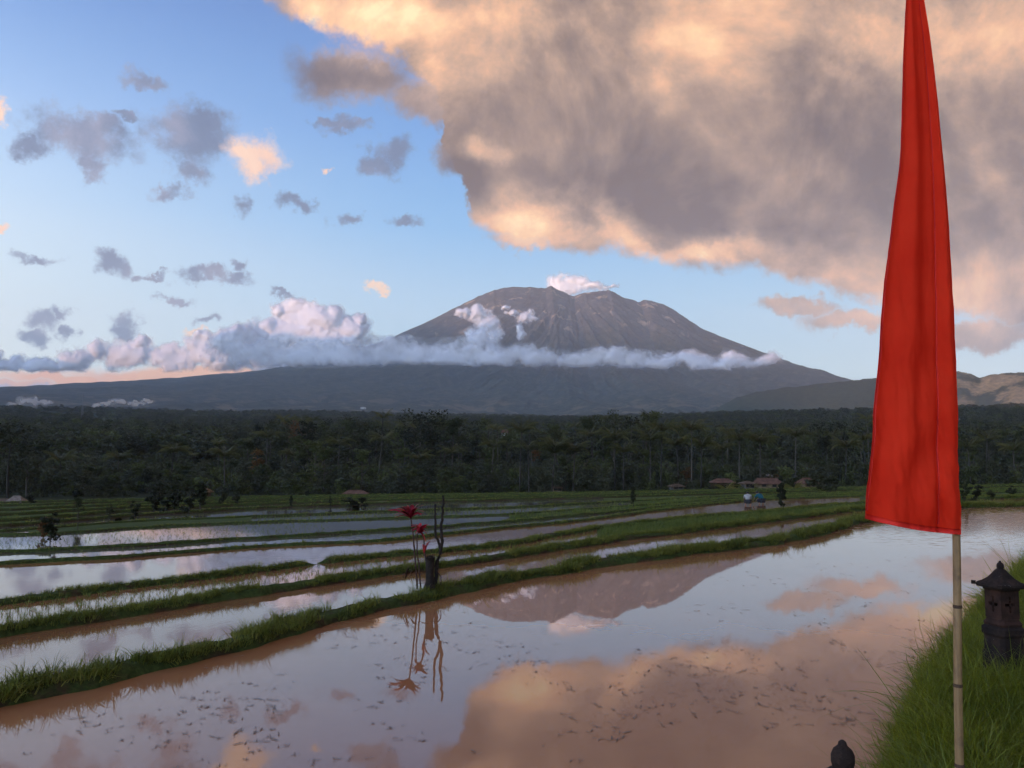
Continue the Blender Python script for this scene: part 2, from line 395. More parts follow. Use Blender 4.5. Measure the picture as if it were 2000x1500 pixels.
# wooded hills on the right, with eroded cliffs
HP = [(1330, 812), (1400, 794), (1440, 772), (1480, 761), (1540, 752), (1610, 744), (1700, 735), (1800, 727), (1850, 722), (1872, 720), (1890, 722), (1905, 728), (1918, 732), (1935, 727), (1960, 724), (2000, 722), (2100, 716), (2400, 690), (2900, 700), (3600, 760), (5000, 850)]
hx = np.array([(a-1000)/F for a, b in HP]); hy = np.array([(882-b)/F for a, b in HP])
us = np.linspace((1330-1000)/F, (4600-1000)/F, 420); ds = np.linspace(3000, 6200, 180)
U, D = np.meshgrid(us, ds, indexing='ij')
D0 = 4700+500*np.sin(U*5)
t = np.clip((D-(D0-900))/900, 0, 1)
top = np.interp(U, hx, hy)*D0-10
spur = ridged(U*16+0.4*fbm(U*20, D/500, 3, 2), D/2600, 5, 31, 0.55)
shape = np.clip(t**0.75, 0, 1)
backs = np.clip(1-(D-D0)/1400, 0, 1)
Hh = top*shape*np.where(D > D0, backs**0.8, 1)
Hh = Hh-(1-spur)*170*np.clip(t*3, 0, 1)*np.clip((1-t)*2.2, 0.05, 1)+(fbm(U*200, D/60, 4, 8)-0.5)*14
HX = U*D; HY = D
HZ = np.where(Hh < 95, ground_z(HX, HY)-40+Hh*0.8, EYE+Hh)
def hill_fn(nt, b):
    p = gpos(nt); n = nt.noise(p, 0.004, 7, 0.65); n2 = nt.noise(p, 0.03, 6, 0.7)
    g = nt.N.new('ShaderNodeNewGeometry'); s = nt.N.new('ShaderNodeSeparateXYZ'); nt.L.new(g.outputs['Normal'], s.inputs[0])
    sp = nt.N.new('ShaderNodeSeparateXYZ'); nt.L.new(p, sp.inputs[0])
    forest = nt.ramp(n2, [(0.3, (0.014, 0.02, 0.009)), (0.6, (0.035, 0.042, 0.018))])
    bare = nt.ramp(n2, [(0.3, (0.10, 0.075, 0.04)), (0.65, (0.30, 0.22, 0.11))])
    k = nt.m('MULTIPLY', nt.step(n, 0.44, 0.56), nt.step(sp.outputs[0], 2300, 2600))
    c = nt.mix(k, forest, bare)
    nt.L.new(c, b.inputs['Base Color']); bump(nt, b, n2, 0.9, 10.0)
M_hill = pmat('wooded_hill', rough=0.95, fn=hill_fn, spec=0.05)
hl = mesh('hill', np.stack([HX, HY, HZ], -1).reshape(-1, 3), grid_faces(420, 180), M_hill, smooth=True); tag(hl, kind='structure')

# added unseen range to the west, shaped to shade valley and cloud band
wr = [(-9600, 13500, 1250), (-9200, 11000, 1500), (-8800, 8500, 1450), (-7800, 5600, 1680), (-6200, 2900, 1650), (-4200, 600, 700), (-3000, -900, 430), (-3300, -3500, 420), (-4500, -7000, 500)]
WX = []; cross = np.linspace(-1, 1, 41)
P = np.array(wr, float); tt = np.linspace(0, len(wr)-1, 220)
px_ = np.interp(tt, range(len(wr)), P[:, 0]); py_ = np.interp(tt, range(len(wr)), P[:, 1]); pz_ = np.interp(tt, range(len(wr)), P[:, 2])
tx = np.gradient(px_); ty = np.gradient(py_); tl = np.hypot(tx, ty); nxv, nyv = ty/tl, -tx/tl
Wd = pz_*2.0
CXr = px_[:, None]+nxv[:, None]*cross[None]*Wd[:, None]; CYr = py_[:, None]+nyv[:, None]*cross[None]*Wd[:, None]
CZr = pz_[:, None]*(1-np.abs(cross[None])**1.2)*(0.82+0.36*ridged(CXr/1300, CYr/1300, 5, 77))-60
we = mesh('added_west_range', np.stack([CXr, CYr, EYE+CZr], -1).reshape(-1, 3), grid_faces(220, 41), M_hill, smooth=True); tag(we, kind='structure')

# ------------------------------------------------------------------ clouds lying against the mountain (real volumes)
def cloud_mat(name, col_=(0.78, 0.80, 0.85), solid=0.25, top=1.0, fine=0.02):
    m = bpy.data.materials.new(name); m.use_nodes = True; nt = NT(m.node_tree); nt.N.remove(nt.N['Principled BSDF'])
    at = nt.N.new('ShaderNodeAttribute'); at.attribute_name = 'dens'
    p = gpos(nt); n = nt.noise(p, fine, 6, 0.62)
    al = nt.m('MULTIPLY', nt.step(nt.m('ADD', at.outputs['Fac'], nt.m('MULTIPLY', nt.m('SUBTRACT', n, 0.5), 0.30)), 0.02, solid), top)
    d = nt.N.new('ShaderNodeBsdfDiffuse'); d.inputs[0].default_value = (*col_, 1)
    t = nt.N.new('ShaderNodeBsdfTranslucent'); t.inputs[0].default_value = (*col_, 1)
    bm_ = nt.N.new('ShaderNodeBump'); bm_.inputs['Strength'].default_value = 0.3; bm_.inputs['Distance'].default_value = 18
    nt.L.new(nt.noise(p, fine*0.5, 6, 0.6), bm_.inputs['Height']); nt.L.new(bm_.outputs[0], d.inputs['Normal'])
    x = nt.N.new('ShaderNodeMixShader'); x.inputs[0].default_value = 0.3; nt.L.new(d.outputs[0], x.inputs[1]); nt.L.new(t.outputs[0], x.inputs[2])
    tr = nt.N.new('ShaderNodeBsdfTransparent')
    y = nt.N.new('ShaderNodeMixShader'); nt.L.new(al, y.inputs[0]); nt.L.new(tr.outputs[0], y.inputs[1]); nt.L.new(x.outputs[0], y.inputs[2])
    nt.L.new(y.outputs[0], nt.N['Material Output'].inputs['Surface']); return m
M_cloud = cloud_mat('cloud_vapour', solid=0.70, fine=0.008); M_band = cloud_mat('cloud_band_vapour', solid=1.05, fine=0.007); M_puff = cloud_mat('thin_cloud_vapour', solid=0.9, top=0.8, fine=0.01)
M_smoke = cloud_mat('smoke', (0.7, 0.60, 0.52), solid=1.0, top=0.5, fine=0.03)
def cloud(name, D, box, ells, T, mat, label, cat='cloud', step=3.0, nscale=46.0, amp=0.9, seed=1, slant=0.0, kind=None, th=0.0, flat=None):
    x0, y0, x1, y1 = box
    px = np.arange(x0, x1, step); py = np.arange(y0, y1, step)
    A, B = np.meshgrid(px, py, indexing='ij')
    wx = (fbm(A/nscale, B/nscale, 6, seed, 0.58)-0.5)*amp*nscale*1.5; wy = (fbm(A/nscale, B/nscale, 6, seed+50, 0.58)-0.5)*amp*nscale*1.5
    f = np.full(A.shape, -9.0)
    for ex, ey, rx, ry in ells:
        f = np.maximum(f, 1-np.sqrt(((A+wx-ex)/rx)**2+((B+wy-ey)/ry)**2))
    bil = fbm(A/(nscale*0.5), B/(nscale*0.5), 5, seed+99, 0.6)
    f = f+(bil-0.5)*0.5-th
    if flat is not None: f = np.minimum(f, (flat(A)-B+wy*0.35)/16.0)
    f = np.clip(f*1.25, 0, 1)
    Th = T*np.sqrt(f*(1.6-f*0.6))*(0.72+0.5*fbm(A/nscale, B/nscale, 3, seed+99, 0.5))
    keep = Th > 1e-3
    Dm = D+slant*(A-(x0+x1)/2)
    zs = []
    uz = (A-1000)/F; v = (750-B)/F; cp, sp = math.cos(PITCH), math.sin(PITCH)
    yy = cp-v*sp; zz = sp+v*cp
    off = (fbm(A/110, B/110, 2, seed+7)-0.5)*T*0.8
    def pt(dd): return np.stack([uz/yy*dd, dd, EYE+zz/yy*dd], -1)
    Fr = pt(Dm-Th*0.5+off); Bk = pt(Dm+Th*0.5+off)
    n0, n1_ = A.shape; N = n0*n1_
    V = np.concatenate([Fr.reshape(-1, 3), Bk.reshape(-1, 3)])
    i = np.arange(N).reshape(n0, n1_)
    q = np.stack([i[:-1, :-1], i[1:, :-1], i[1:, 1:], i[:-1, 1:]], -1).reshape(-1, 4)
    kq = keep.ravel()[q].any(1); q = q[kq]
    # boundary edges of the kept quads get side walls so that the skin is closed
    e = np.concatenate([q[:, [0, 1]], q[:, [1, 2]], q[:, [2, 3]], q[:, [3, 0]]])
    key = np.minimum(e[:, 0], e[:, 1])*N+np.maximum(e[:, 0], e[:, 1])
    u_, inv, cnt = np.unique(key, return_inverse=True, return_counts=True)
    be = e[cnt[inv] == 1]
    wl = np.stack([be[:, 1], be[:, 0], be[:, 0]+N, be[:, 1]+N], -1)
    allq = np.concatenate([q, q[:, ::-1]+N, wl])
    used = np.unique(allq); rem = np.zeros(2*N, int); rem[used] = np.arange(len(used))
    o = mesh(name, V[used], rem[allq], mat, smooth=True)
    at = o.data.attributes.new('dens', 'FLOAT', 'POINT'); dd = np.concatenate([f.ravel(), f.ravel()])[used]; at.data.foreach_set('value', dd.astype(np.float32))
    return tag(o, label, cat, kind=kind)
# band of cloud across the waist of the volcano
band = [(x, 694-0.0*x, 120, 36) for x in range(560, 1440, 80)]
band = [(560, 692, 160, 42), (660, 696, 130, 40), (780, 694, 120, 38), (880, 694, 100, 36), (960, 695, 90, 33), (1050, 697, 90, 30), (1130, 698, 90, 27), (1210, 702, 90, 25), (1290, 705, 90, 24), (1360, 707, 80, 23), (1430, 709, 70, 22), (1490, 709, 45, 20), (1440, 696, 34, 14), (1300, 690, 30, 9), (930, 668, 30, 22)]
cloud('cloud', 7700, (330, 600, 1580, 770), band, 240, M_band, 'long pale grey-blue band of cloud lying across the waist of the volcano', seed=3, step=2.6, slant=0.35, amp=0.7, flat=lambda a: 722+np.interp(a, [400, 700, 1100, 1520], [2, -4, 0, 8]))
# towering cumulus left of the cone
cum = [(560, 655, 120, 50), (470, 670, 90, 46), (585, 625, 60, 38), (575, 605, 40, 26), (620, 625, 60, 34), (650, 610, 26, 22), (690, 640, 45, 36), (700, 620, 20, 18), (460, 650, 24, 24), (520, 640, 34, 26), (640, 668, 120, 40), (545, 610, 30, 18)]
cloud('cloud', 9400, (330, 540, 800, 735), cum, 650, M_cloud, 'towering cumulus with sunlit orange tops left of the volcano', seed=12, step=2.6, nscale=44, amp=0.5, flat=lambda a: 728+0*a)
lows = [(20, 712, 60, 26), (80, 716, 80, 20), (150, 705, 60, 28), (190, 690, 34, 30), (250, 695, 70, 38), (270, 670, 30, 22), (330, 700, 80, 32), (400, 690, 60, 36), (400, 662, 30, 18), (450, 700, 80, 34), (520, 705, 90, 30), (-60, 700, 90, 34), (-160, 695, 90, 40), (-10, 690, 30, 20)]
cloud('cloud', 11500, (-300, 600, 640, 750), lows, 500, M_cloud, 'row of low mauve cumulus humps along the left horizon', seed=23, step=2.8, nscale=44, amp=0.6, flat=lambda a: 730+0*a)
cloud('cloud', 7900, (840, 560, 1090, 700), [(935, 615, 30, 20), (950, 635, 32, 28), (905, 608, 22, 10), (960, 655, 26, 22), (925, 660, 26, 26), (1030, 622, 26, 14), (1015, 645, 10, 22), (1000, 612, 18, 7), (985, 600, 12, 6)], 330, M_cloud, 'small sunlit orange puff in front of the upper volcano slope', seed=31, step=1.8, nscale=26, amp=0.75)
cloud('cloud', 11300, (1040, 500, 1260, 600), [(1115, 560, 52, 26), (1130, 548, 38, 20), (1090, 552, 24, 20), (1160, 558, 40, 14), (1190, 556, 30, 6)], 500, M_puff, 'pale cap of cloud rising behind the crater rim', seed=44, step=2.2, nscale=34, amp=0.6)
# smoke of field fires
cloud('smoke_plume', 3050, (150, 755, 320, 812), [(190, 793, 18, 7), (210, 789, 26, 9), (235, 785, 22, 10), (262, 787, 26, 7), (290, 785, 18, 7)], 60, M_smoke, 'pale sunlit plume of smoke drifting right over the distant trees', 'smoke', seed=51, step=1.3, nscale=18, amp=0.8)
cloud('smoke_plume', 3150, (-40, 755, 120, 812), [(28, 791, 22, 7), (55, 785, 34, 11), (5, 792, 18, 5), (85, 786, 30, 8)], 50, M_smoke, 'thin brownish smoke drifting at the far left of the distant trees', 'smoke', seed=61, step=1.3, nscale=18, amp=0.8)

# ------------------------------------------------------------------ haze
hz = bpy.data.materials.new('haze_air'); hz.use_nodes = True; hn = hz.node_tree; hn.nodes.remove(hn.nodes['Principled BSDF'])
hv = hn.nodes.new('ShaderNodeVolumePrincipled'); hv.inputs['Color'].default_value = (0.78, 0.88, 1.0, 1)
hv.inputs['Density'].default_value = 4.2e-5; hv.inputs['Anisotropy'].default_value = 0.0
hn.links.new(hv.outputs[0], hn.nodes['Material Output'].inputs['Volume'])
hb = MB().box((0, 0, 1260), (31200, 31200, 2680)).build('haze', hz); tag(hb, 'pale blue haze filling the valley air', 'haze', kind='stuff')
# ------------------------------------------------------------------ scattering by geometry nodes (grass, seedlings, far forest)
def gn_scatter(name, pts, rot, scl, pick, protos, parent=None):
    me = bpy.data.meshes.new(name); pts = np.asarray(pts, np.float32); n = len(pts)
    me.vertices.add(n); me.vertices.foreach_set('co', pts.ravel())
    for nm, ty, dat in (('rot', 'FLOAT_VECTOR', rot), ('scl', 'FLOAT_VECTOR', scl)):
        a = me.attributes.new(nm, ty, 'POINT'); a.data.foreach_set('vector', np.asarray(dat, np.float32).ravel())
    a = me.attributes.new('pick', 'INT', 'POINT'); a.data.foreach_set('value', np.asarray(pick, np.int32))
    me.update()
    o = bpy.data.objects.new(name, me); COL.objects.link(o)
    c = bpy.data.collections.new(name+'_kinds')
    for p in protos: c.objects.link(p)
    ng = bpy.data.node_groups.new(name, 'GeometryNodeTree')
    ng.interface.new_socket('Geometry', in_out='INPUT', socket_type='NodeSocketGeometry')
    ng.interface.new_socket('Geometry', in_out='OUTPUT', socket_type='NodeSocketGeometry')
    N, L = ng.nodes, ng.links
    gi = N.new('NodeGroupInput'); go = N.new('NodeGroupOutput')
    mp = N.new('GeometryNodeMeshToPoints'); L.new(gi.outputs[0], mp.inputs[0])
    ip = N.new('GeometryNodeInstanceOnPoints'); L.new(mp.outputs[0], ip.inputs['Points'])
    ci = N.new('GeometryNodeCollectionInfo'); ci.inputs['Collection'].default_value = c; ci.inputs['Separate Children'].default_value = True
    ci.inputs['Reset Children'].default_value = True
    L.new(ci.outputs[0], ip.inputs['Instance']); ip.inputs['Pick Instance'].default_value = True
    def attr(nm, ty):
        a_ = N.new('GeometryNodeInputNamedAttribute'); a_.data_type = ty; a_.inputs['Name'].default_value = nm; return a_.outputs['Attribute']
    L.new(attr('pick', 'INT'), ip.inputs['Instance Index'])
    er = N.new('FunctionNodeEulerToRotation'); L.new(attr('rot', 'FLOAT_VECTOR'), er.inputs[0]); L.new(er.outputs[0], ip.inputs['Rotation'])
    L.new(attr('scl', 'FLOAT_VECTOR'), ip.inputs['Scale'])
    L.new(ip.outputs[0], go.inputs[0])
    m = o.modifiers.new('scatter', 'NODES'); m.node_group = ng
    if parent: o.parent = parent
    return o

def blade_tuft(name, nb, h, spread, lean, wid, mat, segs=3, seed=0, flat=0.0):
    r = np.random.default_rng(seed); V = []; Fc = []
    for i in range(nb):
        a = r.uniform(0, 2*math.pi); q = spread*math.sqrt(r.uniform(0, 1)); bx, by = q*math.cos(a), q*math.sin(a)
        hh = h*r.uniform(0.5, 1.15); la = a+r.normal(0, 0.9); ln = lean*r.uniform(0.2, 1.3)*hh; w = wid*r.uniform(0.7, 1.3)
        wa = r.uniform(0, math.pi); wx, wy = math.cos(wa)*w/2, math.sin(wa)*w/2; b = len(V)
        for k in range(segs):
            t = k/segs; cx = bx+math.cos(la)*ln*t*t; cy_ = by+math.sin(la)*ln*t*t; z = hh*(t-0.35*lean*t*t*t); s = 1-0.55*t
            V += [(cx-wx*s, cy_-wy*s, z), (cx+wx*s, cy_+wy*s, z)]
        V.append((bx+math.cos(la)*ln, by+math.sin(la)*ln, hh*(1-0.35*lean)))
        for k in range(segs-1): Fc.append((b+2*k, b+2*k+1, b+2*k+3, b+2*k+2))
        Fc.append((b+2*segs-2, b+2*segs-1, b+2*segs))
    return mesh(name, V, Fc, mat, link=False)

def leaf_mat(name, stops, trans=0.35, rough=0.55, scale=1.2):
    m = bpy.data.materials.new(name); m.use_nodes = True; nt = NT(m.node_tree); b = nt.N['Principled BSDF']
    oi = nt.N.new('ShaderNodeObjectInfo').outputs['Random']
    g = nt.noise(gpos(nt), scale, 3, 0.6)
    f = nt.m('ADD', nt.m('MULTIPLY', g, 0.6), nt.m('MULTIPLY', oi, 0.4))
    c = nt.ramp(f, stops); nt.L.new(c, b.inputs['Base Color']); b.inputs['Roughness'].default_value = rough; b.inputs['Specular IOR Level'].default_value = 0.25
    t = nt.N.new('ShaderNodeBsdfTranslucent'); nt.L.new(nt.mix(1.0, c, (1.5, 1.5, 0.9, 1), 'MULTIPLY'), t.inputs[0])
    x = nt.N.new('ShaderNodeMixShader'); x.inputs[0].default_value = trans
    nt.L.new(b.outputs[0], x.inputs[1]); nt.L.new(t.outputs[0], x.inputs[2]); nt.L.new(x.outputs[0], nt.N['Material Output'].inputs['Surface'])
    return m
M_grass = leaf_mat('grass_blade', [(0.22, (0.050, 0.064, 0.012)), (0.45, (0.11, 0.13, 0.022)), (0.65, (0.175, 0.185, 0.034)), (0.88, (0.25, 0.21, 0.07))])
M_lush = leaf_mat('lush_grass_blade', [(0.2, (0.055, 0.075, 0.008)), (0.5, (0.125, 0.15, 0.014)), (0.75, (0.20, 0.21, 0.025)), (0.95, (0.31, 0.24, 0.07))], 0.4, 0.4, 3.0)
M_rice = leaf_mat('rice_blade', [(0.25, (0.06, 0.09, 0.018)), (0.55, (0.105, 0.135, 0.03)), (0.85, (0.17, 0.18, 0.06))], 0.4, 0.5, 0.15)
T_bund = [blade_tuft('t', 16, 0.13, 0.07, 0.9, 0.007, M_grass, 2, i) for i in range(5)]+[blade_tuft('t', 12, 0.24, 0.05, 0.6, 0.007, M_grass, 3, 9+i) for i in range(2)]
T_far = [blade_tuft('t', 10, 0.22, 0.22, 0.9, 0.03, M_grass, 2, 20+i) for i in range(4)]
T_rice = [blade_tuft('t', 8, 0.24, 0.05, 0.5, 0.012, M_rice, 2, 30+i) for i in range(3)]
T_field = [blade_tuft('t', 22, 0.30, 0.35, 0.4, 0.035, M_rice, 2, 40+i) for i in range(4)]
T_long = [blade_tuft('t', 22, 0.30, 0.09, 0.9, 0.0055, M_lush, 4, 50+i) for i in range(6)]
T_tall = [blade_tuft('t', 7, 0.50, 0.05, 0.7, 0.005, M_lush, 5, 60+i) for i in range(3)]

# ------------------------------------------------------------------ water and soil
def water_fn(mud, rip=0.004, scum=False):
    def fn(nt, b):
        p = gpos(nt)
        c = nt.ramp(nt.noise(p, 0.35, 5, 0.6), [(0.3, tuple(k*0.85 for k in mud)), (0.7, tuple(k*1.12 for k in mud))])
        nt.L.new(c, b.inputs['Base Color'])
        b.inputs['IOR'].default_value = 1.52; b.inputs['Roughness'].default_value = 0.015; b.inputs['Specular IOR Level'].default_value = 0.62
        if rip:
            mp = nt.N.new('ShaderNodeMapping'); mp.inputs['Scale'].default_value = (1.0, 0.6, 1); nt.L.new(p, mp.inputs[0])
            s = nt.N.new('ShaderNodeSeparateXYZ'); nt.L.new(p, s.inputs[0])
            calm = nt.step(nt.m('ADD', s.outputs[1], nt.m('MULTIPLY', s.outputs[0], 0.45)), 22, 36) if scum else 0.25
            h = nt.m('MULTIPLY', nt.noise(mp.outputs[0], 5.0, 4, 0.6), nt.m('ADD', 0.12, calm))
            if scum:
                reg = nt.step(nt.m('ADD', nt.m('SUBTRACT', s.outputs[0], nt.m('MULTIPLY', s.outputs[1], 0.28)), nt.m('MULTIPLY', nt.m('SUBTRACT', s.outputs[1], 20), 0.45)), 1.5, 7.0)
                mp2 = nt.N.new('ShaderNodeMapping'); mp2.inputs['Scale'].default_value = (1.1, 2.2, 1); nt.L.new(p, mp2.inputs[0])
                fl = nt.step(nt.noise(mp2.outputs[0], 2.2, 7, 0.72), 0.52, 0.62)
                sc_ = nt.m('MULTIPLY', nt.m('MULTIPLY', reg, nt.step(s.outputs[1], 17, 27)), fl)
                nt.L.new(nt.mix(nt.m('MULTIPLY', sc_, 0.75), c, (0.13, 0.085, 0.06, 1)), b.inputs['Base Color'])
                nt.L.new(nt.m('ADD', 0.015, nt.m('MULTIPLY', sc_, 0.45)), b.inputs['Roughness'])
            h2 = nt.m('ADD', h, nt.m('MULTIPLY', nt.noise(p, 0.5, 2, 0.5), 0.4))
            bump(nt, b, h2, 1.0, rip)
    return fn
M_pond = pmat('muddy_water', rough=0.02, fn=water_fn((0.34, 0.155, 0.068), 0.0016, True), spec=0.6)
M_pond2 = pmat('brown_paddy_water', rough=0.02, fn=water_fn((0.25, 0.12, 0.052), 0.002), spec=0.6)
M_pond3 = pmat('grey_paddy_water', rough=0.03, fn=water_fn((0.11, 0.10, 0.075), 0.003), spec=0.6)
def soil_fn(nt, b):
    p = gpos(nt); n = nt.noise(p, 2.2, 7, 0.7); n2 = nt.noise(p, 14, 5, 0.7)
    soil = nt.ramp(n2, [(0.3, (0.030, 0.020, 0.012)), (0.7, (0.085, 0.055, 0.032))])
    green = nt.ramp(n2, [(0.3, (0.022, 0.035, 0.009)), (0.7, (0.07, 0.095, 0.025))])
    g = nt.N.new('ShaderNodeNewGeometry'); s = nt.N.new('ShaderNodeSeparateXYZ'); nt.L.new(g.outputs['Normal'], s.inputs[0])
    nt.L.new(nt.mix(nt.m('MULTIPLY', nt.step(n, 0.30, 0.50), nt.step(s.outputs[2], 0.05, 0.55)), soil, green), b.inputs['Base Color'])
    bump(nt, b, n2, 0.8, 0.03)
M_soil = pmat('bund_soil', rough=0.95, fn=soil_fn, spec=0.1)
def field_fn(nt, b):
    p = gpos(nt); n = nt.noise(p, 0.12, 6, 0.6); n2 = nt.noise(p, 3.0, 5, 0.7)
    c = nt.ramp(nt.m('ADD', nt.m('MULTIPLY', n, 0.6), nt.m('MULTIPLY', n2, 0.4)), [(0.3, (0.03, 0.048, 0.014)), (0.5, (0.055, 0.08, 0.022)), (0.7, (0.10, 0.115, 0.04))])
    nt.L.new(c, b.inputs['Base Color']); bump(nt, b, n2, 1.0, 0.15)
M_field = pmat('green_rice_field', rough=0.9, fn=field_fn, spec=0.1)
M_stub = noisy('pale_stubble_field', [(0.3, (0.10, 0.105, 0.045)), (0.7, (0.22, 0.21, 0.10))], 0.8, obj=False)

ZL = [0, -0.20, -0.42, -0.58, -1.05, -1.35, -1.9, -2.35, -3.0, -3.5, -4.0, -4.4, -4.8, -5.2, -5.6]
KX = [-300, 0, 250, 500, 750, 1000, 1250, 1500, 1750, 2000, 2300]
def L_(*pts): return pts
LINES = [
 [(-300, 1470), (0, 1379), (180, 1340), (500, 1259), (680, 1211), (860, 1168), (1000, 1136), (1200, 1104), (1400, 1078), (1520, 1066), (1610, 1045), (1685, 1021), (1790, 1002), (1877, 992), (2000, 990), (2300, 984)],
 [(-300, 1310), (0, 1248), (210, 1214), (500, 1165), (650, 1142), (815, 1118), (1000, 1089), (1100, 1075), (1250, 1052), (1375, 1037), (1500, 1021), (1600, 1008), (1690, 996), (1790, 984), (1900, 976), (2000, 973), (2300, 970)],
 [(-300, 1230), (0, 1182), (300, 1145), (500, 1119), (629, 1101), (800, 1085), (1000, 1067), (1125, 1041), (1250, 1023), (1375, 1010), (1500, 1001), (1600, 991), (1700, 983), (1850, 974), (2000, 967), (2300, 964)],
 [(-300, 1122), (0, 1103), (240, 1091), (500, 1070), (740, 1060), (1000, 1031), (1125, 1020), (1250, 1003), (1400, 984), (1500, 976), (1700, 969), (2000, 962), (2300, 959)],
 [(-300, 1092), (0, 1081), (300, 1066), (500, 1053), (770, 1037), (1000, 1020), (1250, 996), (1500, 972), (1700, 966), (2000, 959), (2300, 956)],
 [(-300, 1054), (0, 1047), (165, 1040), (300, 1030), (500, 1021), (750, 1014), (1000, 1006), (1250, 988), (1500, 969), (2000, 956), (2300, 953)],
 [(-300, 1045), (0, 1040), (250, 1020), (500, 1010), (750, 1000), (1000, 992), (1250, 979), (1500, 966), (2000, 953), (2300, 950)],
 [(-300, 1037), (0, 1031), (250, 1010), (500, 994), (750, 985), (1000, 977), (1250, 971), (1500, 963), (2000, 951), (2300, 948)],
 [(-300, 1026), (0, 1021), (250, 1000), (500, 987), (750, 979), (1000, 973), (1250, 968), (1500, 961), (2000, 950), (2300, 947)],
 [(-300, 1014), (0, 1009), (250, 993), (500, 982), (750, 975), (1000, 970.5), (1250, 966), (1500, 959.5), (2000, 949), (2300, 946)],
 [(-300, 1002), (0, 999), (250, 987), (500, 978), (750, 972), (1000, 968.5), (1250, 964.5), (1500, 958), (2000, 948), (2300, 945)],
 [(-300, 993), (0, 990), (250, 982), (500, 975), (750, 970), (1000, 967), (1250, 963), (1500, 957), (2000, 947), (2300, 944)],
 [(-300, 986), (0, 984), (250, 978), (500, 972), (750, 968), (1000, 965.5), (1250, 961.5), (1500, 956), (2000, 946.3), (2300, 943.5)],
]
# depth grows with each level; place points of each line at the level's height
def base_curve(k, dense=True):
    pts = LINES[k]; X_ = np.arange(-290, 2290, 10 if k < 3 else 14); Y_ = np.interp(X_, [p[0] for p in pts], [p[1] for p in pts])
    # smooth the corners a little, and let the line wander
    ker = np.ones(9)/9; Yp = np.pad(Y_, 4, mode='edge'); Y_ = np.convolve(Yp, ker, 'valid')
    P_ = np.array([onz(a, b, ZL[k]) for a, b in zip(X_, Y_)])
    t_ = np.gradient(P_[:, :2], axis=0); t_ /= np.linalg.norm(t_, axis=1)[:, None]
    n_ = np.stack([-t_[:, 1], t_[:, 0]], 1)
    wob = (fbm(P_[:, 0]/1.1+k*7, P_[:, 1]/1.1, 4, 5+k)-0.5)
    P_[:, :2] += n_*wob[:, None]*(0.35 if k < 4 else 0.6)
    return X_, P_, n_
CUR = [base_curve(k) for k in range(len(LINES))]
WID = [0.36, 0.30, 0.28, 0.24, 0.28, 0.28, 0.3, 0.3, 0.5, 0.5, 0.5, 0.5, 0.5]
HGT = [0.13, 0.11, 0.09, 0.08, 0.10, 0.08, 0.10, 0.2, 0.26, 0.28, 0.28, 0.28, 0.28]
TOPS = []
def make_bund(k):
    X_, P_, n_ = CUR[k]; zl = ZL[k]; zn = ZL[k+1]; S = len(P_)
    # keep the spacing even enough for relief
    cum_ = np.concatenate([[0], np.cumsum(np.linalg.norm(np.diff(P_[:, :2], axis=0), axis=1))])
    m_ = int(min(1400, max(200, cum_[-1]/(0.10 if k < 3 else 0.3)))); s_ = np.linspace(0, cum_[-1], m_)
    Q = np.stack([np.interp(s_, cum_, P_[:, i]) for i in range(2)], 1); nn = np.stack([np.interp(s_, cum_, n_[:, i]) for i in range(2)], 1)
    PXs = np.interp(s_, cum_, X_)
    w = WID[k]*(0.8+0.5*fbm(s_/2.0, s_*0+k, 3, 40+k)); h = HGT[k]*(0.75+0.55*fbm(s_/1.2, s_*0+k*3, 4, 60+k))
    if k == 2:   # breach where the water spills through
        gap = np.exp(-((PXs-622)/13.0)**2); h = h*(1-1.25*gap)
    if k == 2: h = h*(1-0.0*PXs)
    offs = [(-0.06, -0.12), (0.03, 0.35), (0.10, 0.8), (0.24, 1.0), (0.5, 1.04), (0.76, 1.0), (0.93, 0.8), (1.06, None), (1.2, None)]
    V = []
    for j, (o_, f_) in enumerate(offs):
        jit = (fbm(s_/0.25, s_*0+j*5.5, 3, 70+k+j)-0.5)*0.10
        xy = Q+nn*((o_*w)+jit)[:, None]
        if f_ is None: z = np.full(m_, zn+0.02 if j == 7 else zn-0.15)
        else: z = zl+h*f_+(fbm(s_/0.18, s_*0+j*3.1, 3, 90+k+j)-0.5)*0.07*(1 if 0 < j < 7 else 0)
        V.append(np.stack([xy[:, 0], xy[:, 1], z], 1))
    V = np.stack(V, 1)
    o = mesh('earth_bund', V.reshape(-1, 3), grid_faces(m_, len(offs)), M_soil, smooth=True); tag(o, kind='structure')
    TOPS.append((s_, Q, nn, w, h, zl, PXs, V))
for k in range(len(LINES)): make_bund(k)
def water_strip(k, x0, x1, mat, name='paddy_water', dz=0.0, near=None):
    """surface of level k, between bund k-1 (near) and bund k (far)"""
    Xf, Pf, nf = CUR[k]; sel = (Xf >= x0) & (Xf <= x1)
    far = Pf[sel][:, :2]+nf[sel]*0.25
    Xn, Pn, nn = CUR[k-1]
    # the near shore: points of the bund behind, projected at the same pixels but on its far side
    ne = Pn[sel_near(Xn, x0, x1)][:, :2]+nn[sel_near(Xn, x0, x1)]*WID[k-1]*0.55
    m_ = 200
    def res(a):
        c = np.concatenate([[0], np.cumsum(np.linalg.norm(np.diff(a, axis=0), axis=1))]); s = np.linspace(0, c[-1], m_)
        return np.stack([np.interp(s, c, a[:, 0]), np.interp(s, c, a[:, 1])], 1)
    a, b = res(ne), res(far); rows = [a+(b-a)*t for t in np.linspace(0, 1, 5)]
    V = np.stack(rows, 1); V = np.concatenate([V, np.full(V.shape[:2]+(1,), ZL[k]+dz)], 2)
    o = mesh(name, V.reshape(-1, 3), grid_faces(m_, 5), mat); tag(o, kind='structure'); return V
def sel_near(X_, a, b): return (X_ >= a) & (X_ <= b)
